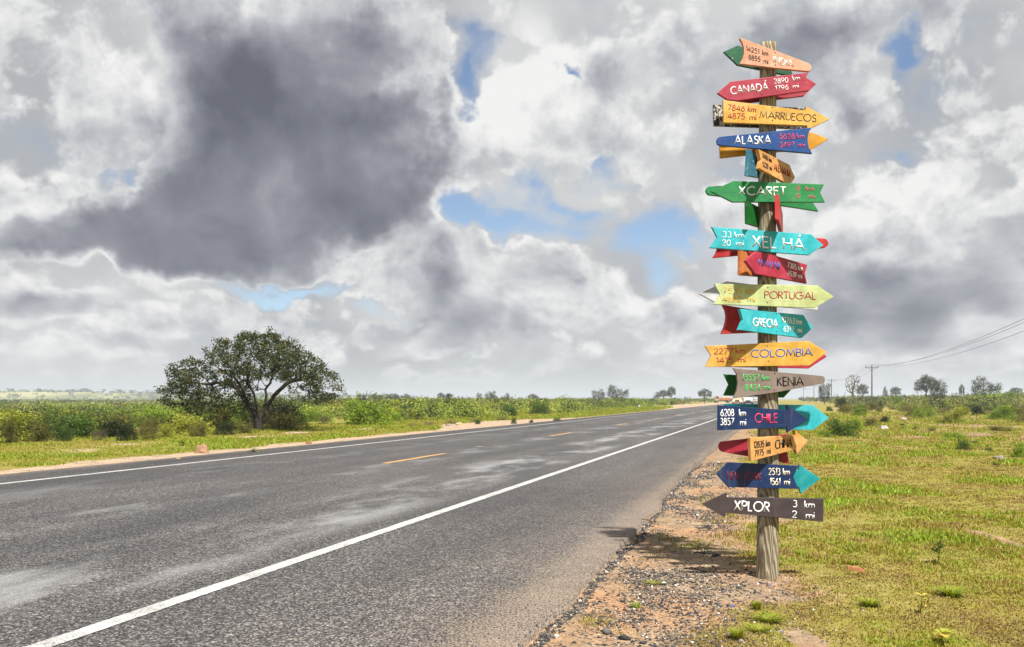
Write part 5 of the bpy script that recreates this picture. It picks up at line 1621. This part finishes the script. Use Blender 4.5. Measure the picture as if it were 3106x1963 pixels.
tuft(2296, 1828, 46, 44, 150, .42, .72, 'small round dark green grass tuft right below the post', 1)
tuft(2238, 1914, 66, 52, 170, .40, .80, 'spiky grass tuft on the sand at the bottom, beside the pebble', 2)
tuft(1930, 1822, 60, 34, 26, .75, 1.0, 'thin bright grass sprout on the gravel left of the post', 3)
tuft(1982, 1752, 70, 20, 70, .40, .75, 'flattened grass patch on the gravel, nearest the tarmac', 4)
tuft(1915, 1960, 36, 26, 16, .80, 1.0, 'little bright sprout at the bottom picture edge', 5)
tuft(2330, 1862, 130, 34, 240, .45, .82, 'wide leafy grass clump on the sand between the two tufts', 6)
tuft(2300, 1890, 110, 28, 160, .45, .82, 'low leafy grass clump beside the spiky tuft', 7)
tuft(2430, 1668, 60, 34, 110, .45, .85, 'bright green grass tuft in the grass right of the post', 8)
tuft(2640, 1820, 90, 40, 200, .48, .85, 'bright green leafy grass clump right of the post near the bottom', 9)
tuft(2885, 1790, 110, 44, 220, .5, .88, 'yellow-green long grass clump below the tall weed', 10)
tuft(2585, 1700, 50, 26, 90, .45, .8, 'green grass clump behind the brown wooden piece', 11)

def weed(px, py, hpx, wpx, nleaf, tlo, thi, label, seed, leafsize, mode='tall'):
    rng = np.random.default_rng(seed)
    g = gpt(px, py); h = hpx / FPX * g[1]; w = wpx / FPX * g[1]
    e = tag(empty('weed', (g[0], g[1], zat(g[0], g[1]))), label, 'plant')
    k = 9
    A = np.stack([np.sin(np.linspace(0, 1.4, k)) * .12 * h, np.zeros(k), np.linspace(-.01, h, k)], 1)
    V, F = tubes(A[:-1], A[1:], np.linspace(.004, .002, k - 1), np.linspace(.0038, .0015, k - 1), 5)
    if mode != 'rosette': link('stem', np_mesh('stem', V, F, [M['stem']]), e)
    V, F, T_ = [], [], []
    for i in range(nleaf):
        s = rng.uniform(.25, 1.0) if mode == 'tall' else rng.uniform(.4, .9)
        c = np.array([np.interp(s, np.linspace(0, 1, k), A[:, 0]), 0, h * s])
        a = i * 2.4 + rng.normal(0, .3)
        d = np.array([math.cos(a), math.sin(a), rng.uniform(-.15, .5)])
        sd = np.array([-math.sin(a), math.cos(a), 0.0]); up = np.array([0, 0, 1.0])
        Lf = leafsize * rng.uniform(.7, 1.2) * (1.15 - .4 * s if mode == 'tall' else 1)
        b0 = len(V)
        for q, ww, dr in ((0, .03, 0), (.3, .28, .03), (.62, .30, .0), (.85, .16, -.06), (1.0, .0, -.14)):
            p = c + d * Lf * q + up * Lf * dr
            V += [p - sd * Lf * ww + up * Lf * .05, p, p + sd * Lf * ww + up * Lf * .05]
        for r_ in range(4):
            i0 = b0 + r_ * 3
            F += [(i0, i0 + 1, i0 + 4, i0 + 3), (i0 + 1, i0 + 2, i0 + 5, i0 + 4)]
        T_ += [rng.uniform(tlo, thi)] * 8
    link('leaves', np_mesh('leaves', np.array(V), np.array(F), [M['weed']], {'tint': ('FACE', np.array(T_))}), e)
M['stem'] = plain('weed_stem', (.13, .16, .04), .7, .2)
M['weed'] = leafy('weed_leaves', [(0.0, (.10, .16, .02)), (.5, (.19, .30, .03)), (.8, (.36, .36, .05)), (1.0, (.52, .37, .07))], .35, .5)
weed(2843, 1690, 92, 36, 26, .1, .6, 'tall leafy green weed standing alone in the grass on the right', 4, .062)
weed(2855, 1932, 46, 60, 8, .72, 1.0, 'yellow-leaved low plant in the grass at the bottom right', 5, .065, 'rosette')
weed(2450, 1655, 36, 6, 3, .8, 1.0, 'thin brown twig standing in the grass right of the post', 6, .012)
weed(2790, 1840, 60, 30, 9, .75, 1.0, 'orange-yellow leafed weed in the grass left of the low yellow plant', 7, .05)
weed(766, 1371, 26, 22, 16, .0, .3, 'small dark green weed by the far edge of the tarmac', 8, .16)
weed(548, 1349, 16, 14, 14, .0, .2, 'small dark weed on the far verge above the brown rock', 9, .18)

# ------------------------------------------------------------------ litter
def litter(px, py, wpx, label, c, cat, seed, name='litter', hgt=.012):
    rng = np.random.default_rng(seed)
    g = gpt(px, py); w = wpx / FPX * g[1] / 2
    z0 = zat(g[0], g[1]) + .016
    bm = bmesh.new()
    n = 7; vs = []
    for k in range(n):
        a = 2 * math.pi * k / n; q = w * (1 + .35 * rng.standard_normal())
        vs.append(bm.verts.new((math.cos(a) * q, math.sin(a) * q * .7, hgt * rng.random() * 1.5)))
    ce = bm.verts.new((0, 0, hgt * 1.2))
    fs = [bm.faces.new((vs[k], vs[(k + 1) % n], ce)) for k in range(n)]
    r_ = bmesh.ops.solidify(bm, geom=fs, thickness=.0015)
    me = bpy.data.meshes.new(name); bm.to_mesh(me); bm.free(); me.materials.append(c)
    return tag(link(name, me, None, (g[0], g[1], z0)), label, cat)
BL = plain('blue_plastic', (.05, .12, .62), .35, .5, var=.1)
WH = plain('white_scrap', (.5, .5, .49), .6, .3, var=.1)
litter(2339, 1761, 13, 'scrap of blue plastic in the grass just below the post', BL, 'litter', 1)
litter(2223, 1830, 12, 'scrap of blue plastic on the sand left of the round tuft', BL, 'litter', 2)
litter(2369, 1906, 13, 'crumpled blue plastic scrap on the sand at the bottom', BL, 'litter', 3)
litter(2582, 1961, 9, 'blue scrap at the bottom picture edge', BL, 'litter', 4)
litter(2822, 1609, 10, 'white scrap beside the tall weed', WH, 'litter', 5)
litter(818, 1311, 7, 'pale blue scrap on the bare earth below the umbrella tree', plain('pale_blue_scrap', (.25, .42, .70), .5, .3, var=.1), 'litter', 6)
# broken wooden piece in the grass
g = gpt(2597, 1732)
bm = bmesh.new()
prof = [(-.060, .0, .032), (-.045, .0, .034), (-.02, .0, .022), (.01, .0, .024), (.035, .0, .016), (.060, .0, .002)]
a_ = [bm.verts.new((x, 0, z)) for x, y, z in prof] + [bm.verts.new((x, .0, z - .026)) for x, y, z in prof[::-1]]
b_ = [bm.verts.new((v.co.x, .022, v.co.z)) for v in a_]
bm.faces.new(a_); bm.faces.new(b_[::-1])
for i in range(len(a_)): bm.faces.new((a_[i], b_[i], b_[(i + 1) % len(a_)], a_[(i + 1) % len(a_)]))
bmesh.ops.recalc_face_normals(bm, faces=bm.faces)
bmesh.ops.bevel(bm, geom=list(bm.edges), offset=.0015, segments=1, affect='EDGES')
me = bpy.data.meshes.new('wood_scrap'); bm.to_mesh(me); bm.free(); me.materials.append(plain('brown_scrap_wood', (.36, .15, .07), .7, .2, var=.35, scale=30))
tag(link('wood_scrap', me, None, (g[0], g[1], zat(g[0], g[1]) + .035)), 'broken brown piece of wood lying in the grass right of the post', 'wood scrap')
# twig at the tarmac edge and pale straws
def twig(pts, r, c, label, name='twig'):
    Q = np.array([np.append(gpt(*p)[:2], p_z) for p, p_z in pts])
    base = Q[0].copy(); Q = Q - base
    V, F = tubes(Q[:-1], Q[1:], np.full(len(Q) - 1, r), np.full(len(Q) - 1, r * .8), 6)
    tag(link(name, np_mesh(name, V, F, [c], smooth=True), None, tuple(base)), label, 'twig')
TW = plain('twig_bark', (.22, .14, .08), .9, .1, var=.4, scale=20)
twig([((1950, 1577), .012), ((1962, 1580), .014), ((1975, 1582), .012), ((1984, 1586), .004)], .006, TW, 'short brown twig lying on the broken edge of the tarmac')

# ------------------------------------------------------------------ marker stone
g = gpt(1939.5, 1236); g = g * np.array([1, 1, 0])
bm = bmesh.new()
bmesh.ops.create_cube(bm, size=1.0)
bmesh.ops.scale(bm, vec=(.26, .2, .42), verts=bm.verts)
bmesh.ops.translate(bm, vec=(0, 0, .19), verts=bm.verts)
for v in bm.verts:
    if v.co.z > .3: v.co.x *= .82; v.co.y *= .8
bmesh.ops.bevel(bm, geom=list(bm.edges), offset=.02, segments=2, affect='EDGES')
me = bpy.data.meshes.new('marker_stone'); bm.to_mesh(me); bm.free(); me.materials.append(WH)
tag(link('marker_stone', me, None, (g[0], g[1], zat(g[0], g[1]))), 'small white marker stone on the far verge', 'marker')

# ------------------------------------------------------------------ utility poles and wires
PW = plain('utility_pole_wood', (.10, .085, .075), .9, .1, var=.3, scale=3)
IN = plain('insulator_ceramic', (.08, .06, .05), .4, .5, var=.2)
WI = plain('power_wire_metal', (.06, .06, .065), .5, .4, .5, var=.1)
POLES = [(38, 55), (74, 174), (110.6, 293), (147, 412), (183, 531)]
PH = 7.98
poles = []
def pole_proto():
    V, F = tubes(np.array([[0, 0, -.6], [0, 0, 3.6]]), np.array([[0, 0, 3.6], [0, 0, PH]]), np.array([.16, .135]), np.array([.135, .10]), 10)
    shaft = np_mesh('shaft', V, F, [PW], smooth=True)
    bm = bmesh.new(); bmesh.ops.create_cube(bm, size=1)
    bmesh.ops.scale(bm, vec=(2.45, .10, .12), verts=bm.verts); bmesh.ops.translate(bm, vec=(0, -.14, PH - .30), verts=bm.verts)
    bmesh.ops.bevel(bm, geom=list(bm.edges), offset=.01, segments=1, affect='EDGES')
    arm = bpy.data.meshes.new('crossarm'); bm.to_mesh(arm); bm.free(); arm.materials.append(PW)
    V, F = tubes(np.array([[-.75, -.2, PH - .34], [.75, -.2, PH - .34]]), np.array([[0, -.15, PH - 1.0], [0, -.15, PH - 1.0]]), np.full(2, .02), np.full(2, .02), 5)
    brace = np_mesh('brace', V, F, [WI])
    pr = [(.03, 0), (.05, .03), (.035, .08), (.06, .10), (.035, .15), (.055, .17), (.03, .23), (.0, .25)]
    V = np.array([(r * math.cos(a), r * math.sin(a), z) for r, z in pr for a in np.linspace(0, 2 * math.pi, 8, endpoint=False)])
    i, j = np.meshgrid(np.arange(len(pr) - 1), np.arange(8), indexing='ij'); j2 = (j + 1) % 8
    F = np.stack([i * 8 + j, i * 8 + j2, (i + 1) * 8 + j2, (i + 1) * 8 + j], -1).reshape(-1, 4)
    ins = np_mesh('insulator', V * np.array([1.5, 1.5, 1.6]), F, [IN], smooth=True)
    return shaft, arm, brace, ins
sh_, ar_, br_, in_ = pole_proto()
rot = -TH
INS = [(-1.15, -.14, PH - .24), (0, 0, PH), (1.15, -.14, PH - .24)]
PL = ['wooden utility pole with a crossarm, just outside the picture on the right', 'nearer of the two tall wooden utility poles right of the post', 'farther wooden utility pole, near the tip of the grey-brown board',
      'small distant utility pole behind the grey-brown board', 'most distant utility pole behind the grey-brown board']
for k, (x, y) in enumerate(POLES):
    e = tag(empty('utility_pole', (x, y, -.1), rot), PL[k], 'utility pole', 'utility poles along the road')
    link('shaft', sh_, e); link('crossarm', ar_, e); link('brace', br_, e)
    for q in INS: link('insulator', in_, e, q)
    poles.append((x, y))
wl = ['left wire of the power line above the pasture', 'middle wire of the power line above the pasture', 'right wire of the power line above the pasture']
for wi, q in enumerate(INS):
    Q = []
    pts = []
    ext = [(poles[0][0] - 36, poles[0][1] - 119)] + poles
    for (x, y) in ext:
        c, s = math.cos(rot), math.sin(rot)
        pts.append(np.array([x + q[0] * c - q[1] * s, y + q[0] * s + q[1] * c, -.1 + q[2] + .38]))
    for a, b in zip(pts[:-1], pts[1:]):
        for u in np.linspace(0, 1, 24, endpoint=False):
            p = a + (b - a) * u; p = p - np.array([0, 0, 1.5 * 4 * u * (1 - u)]); Q.append(p)
    Q.append(pts[-1]); Q = np.array(Q)
    V, F = tubes(Q[:-1], Q[1:], np.full(len(Q) - 1, .017), np.full(len(Q) - 1, .017), 5)
    tag(link('power_wire', np_mesh('power_wire', V, F, [WI])), wl[wi], 'power line', 'wires strung between the utility poles')

# ------------------------------------------------------------------ vehicles far down the road
def mbox(x0, x1, y0, y1, z0, z1, taper=(0, 0, 0, 0), bev=.05):
    bm = bmesh.new()
    tx0, tx1, ty0, ty1 = taper
    v = [bm.verts.new(p) for p in [(x0, y0, z0), (x1, y0, z0), (x1, y1, z0), (x0, y1, z0), (x0 + tx0, y0 + ty0, z1), (x1 - tx1, y0 + ty0, z1), (x1 - tx1, y1 - ty1, z1), (x0 + tx0, y1 - ty1, z1)]]
    for f in ((3, 2, 1, 0), (4, 5, 6, 7), (0, 1, 5, 4), (1, 2, 6, 5), (2, 3, 7, 6), (3, 0, 4, 7)): bm.faces.new([v[i] for i in f])
    if bev: bmesh.ops.bevel(bm, geom=list(bm.edges), offset=bev, segments=3, affect='EDGES')
    return bm
def put(bm, name, m, parent):
    me = bpy.data.meshes.new(name); bm.to_mesh(me); bm.free(); me.materials.append(m); return link(name, me, parent)
def join(*bms):
    out = bmesh.new()
    for b in bms:
        me = bpy.data.meshes.new('t'); b.to_mesh(me); out.from_mesh(me); bpy.data.meshes.remove(me); b.free()
    return out
GLS = plain('dark_window_glass', (.02, .025, .03), .08, .6, var=.1)
TYR = plain('tyre_rubber', (.02, .02, .02), .8, .2, var=.1)
RIM = plain('wheel_steel', (.35, .35, .36), .4, .5, .8, var=.1)
PLS = plain('black_plastic', (.03, .03, .032), .6, .3, var=.1)
def lamp_mat(name, lit):
    m, T, out = mat(name)
    b = pbsdf(T, out, (.7, .68, .6), .2, .5)
    if lit:
        b.inputs['Emission Color'].default_value = (1.0, .70, .36, 1); b.inputs['Emission Strength'].default_value = 5.0
    return m
LM, LMO = lamp_mat('lit_headlamp', True), lamp_mat('unlit_headlamp', False)
def wheel(e, x, y, r, w=.24):
    V, F = tubes(np.array([[x - w / 2, y, r]]), np.array([[x + w / 2, y, r]]), np.array([r]), np.array([r]), 20)
    bm = bmesh.new()
    bmesh.ops.create_cone(bm, cap_ends=True, segments=20, radius1=r, radius2=r, depth=w)
    bmesh.ops.rotate(bm, cent=(0, 0, 0), matrix=Matrix.Rotation(math.pi / 2, 3, 'Y'), verts=bm.verts)
    bmesh.ops.bevel(bm, geom=[q for q in bm.edges if len(q.link_faces) == 2 and q.calc_face_angle() > 1], offset=.03, segments=2, affect='EDGES')
    bmesh.ops.translate(bm, vec=(x, y, r), verts=bm.verts)
    o = put(bm, 'wheel', TYR, e)
    bm = bmesh.new()
    bmesh.ops.create_cone(bm, cap_ends=True, segments=16, radius1=r * .58, radius2=r * .58, depth=w + .02)
    bmesh.ops.rotate(bm, cent=(0, 0, 0), matrix=Matrix.Rotation(math.pi / 2, 3, 'Y'), verts=bm.verts)
    bmesh.ops.translate(bm, vec=(x, y, r), verts=bm.verts)
    put(bm, 'rim', RIM, o)
def suv(name, label, x, y, rz, paint, lamps, H=1.75, W=1.8, cat='car', bar=False):
    """faces -y in its own frame"""
    e = tag(empty(name, (x, y, .004), rz), label, cat)
    w = W / 2
    body = join(mbox(-w, w, -2.15, 2.2, .34, .98, (.05, .05, .02, .05), .09), mbox(-w * .93, w * .93, -2.12, -.9, .9, 1.08, (.06, .06, .12, 0), .06),
                mbox(-w * .94, w * .94, -.98, 2.12, .95, H, (.16, .16, .52, .18), .08))
    put(body, 'body', paint, e)
    put(mbox(-w * .80, w * .80, -.86, -.60, 1.05, H - .12, (.10, .10, .30, -.28), .0), 'windscreen', GLS, e)
    for s in (-1, 1):
        put(mbox(*(sorted((s * w * .86, s * w * .955))), -.35, 1.9, 1.08, H - .16, (.05 if s < 0 else -.10, .05 if s > 0 else -.10, .28, .12), 0), 'side_window', GLS, e)
        put(mbox(s * w * .72 - .16, s * w * .72 + .16, -2.20, -2.08, .74, .92, bev=.03), 'headlight', lamps, e)
        put(mbox(s * (w + .10) - .09, s * (w + .10) + .09, -.72, -.60, 1.02, 1.18, bev=.03), 'wing_mirror', PLS, e)
    put(mbox(-w * .46, w * .46, -2.19, -2.10, .66, .90, bev=.02), 'grille', PLS, e)
    put(mbox(-w * .98, w * .98, -2.30, -2.08, .36, .60, bev=.05), 'bumper', PLS if paint is not TAN else paint, e)
    for sy in (-1.4, 1.42):
        for s in (-1, 1): wheel(e, s * (w - .12), sy, .36)
    return e
SIL = plain('silver_car_paint', (.42, .43, .44), .3, .5, .4, var=.05)
TAN = plain('tan_car_paint', (.30, .18, .09), .35, .5, .0, var=.08)
WTP = plain('cream_truck_paint', (.36, .25, .15), .45, .4, .0, var=.1)
RDT = plain('rusty_red_truck_paint', (.30, .12, .07), .7, .3, .0, var=.4, scale=3)
def onroad(px, Y): return ((px - CX) / FPX * Y, Y)
x, y = onroad(2270, 165); suv('car', 'silver off-road car on the far road, right of the tan car', x, y, -TH, SIL, LMO)
x, y = onroad(2236, 180); suv('car', 'tan off-road car with lit headlights far down the road', x, y, -TH + .05, TAN, LM, W=2.0)
x, y = onroad(2212, 185)
def truck(x, y, rz, label, s=1.0):
    e = tag(empty('truck', (x, y, -.04), rz), label, 'truck'); e.scale = (s, s, s)
    # faces -x in its own frame; sideways on to the road
    put(join(mbox(-2.9, -1.45, -.95, .95, .55, 1.35, (.05, 0, .03, .03), .08), mbox(-2.72, -1.45, -.92, .92, 1.3, 2.15, (.35, .05, .10, .10), .08)), 'cab', WTP, e)
    put(mbox(-2.60, -1.62, -.94, .94, 1.40, 2.0, (.30, .05, .06, .06), .0), 'cab_window', GLS, e)
    put(mbox(-1.4, 2.8, -.5, .5, .5, .72, bev=.02), 'chassis', PLS, e)
    put(mbox(-1.35, 2.8, -1.0, 1.0, .75, 1.35, bev=.03), 'cargo_bed', RDT, e)
    put(mbox(-.6, 2.4, -.8, .8, 1.36, 1.95, (.5, .7, .2, .2), .1), 'load', plain('tarpaulin_load', (.42, .26, .15), .8, .1, var=.4, scale=2), e)
    for sx in (-2.1, 1.7):
        for sy in (-.82, .82):
            o = wheel_y(e, sx, sy, .42)
    return e
def wheel_y(e, x, y, r, w=.26):
    for nm, rr, ww, m_, par in (('wheel', r, w, TYR, e), ('rim', r * .55, w + .02, RIM, None)):
        bm = bmesh.new()
        bmesh.ops.create_cone(bm, cap_ends=True, segments=20, radius1=rr, radius2=rr, depth=ww)
        bmesh.ops.rotate(bm, cent=(0, 0, 0), matrix=Matrix.Rotation(math.pi / 2, 3, 'X'), verts=bm.verts)
        bmesh.ops.translate(bm, vec=(x, y, rr if nm == 'wheel' else r), verts=bm.verts)
        if nm == 'wheel': o = put(bm, nm, m_, e)
        else: put(bm, nm, m_, o)
    return o
X, Y = (2192 - CX) / FPX * 270, 270
truck(X, Y, .12, 'tan truck with a rusty red bed parked across the sandy verge far down the road')

# ------------------------------------------------------------------ air
def haze():
    bm = bmesh.new()
    bmesh.ops.create_cube(bm, size=1.0)
    bmesh.ops.scale(bm, vec=(18400, 18400, 52.0), verts=bm.verts)
    bmesh.ops.translate(bm, vec=(0, 0, 52.0 / 2 - 9.0), verts=bm.verts)
    me = bpy.data.meshes.new('haze'); bm.to_mesh(me); bm.free()
    m = bpy.data.materials.new('thin_haze'); m.use_nodes = True; m.node_tree.nodes.clear()
    T = NT(m.node_tree); out = T.new('ShaderNodeOutputMaterial')
    v = T.new('ShaderNodeVolumePrincipled')
    v.inputs['Color'].default_value = (.86, .93, 1, 1)
    v.inputs['Density'].default_value = 0.00040
    v.inputs['Anisotropy'].default_value = 0.2
    T.l.new(v.outputs[0], out.inputs['Volume'])
    me.materials.append(m)
    tag(link('haze', me), 'thin pale haze over the plain', kind='stuff')
haze()
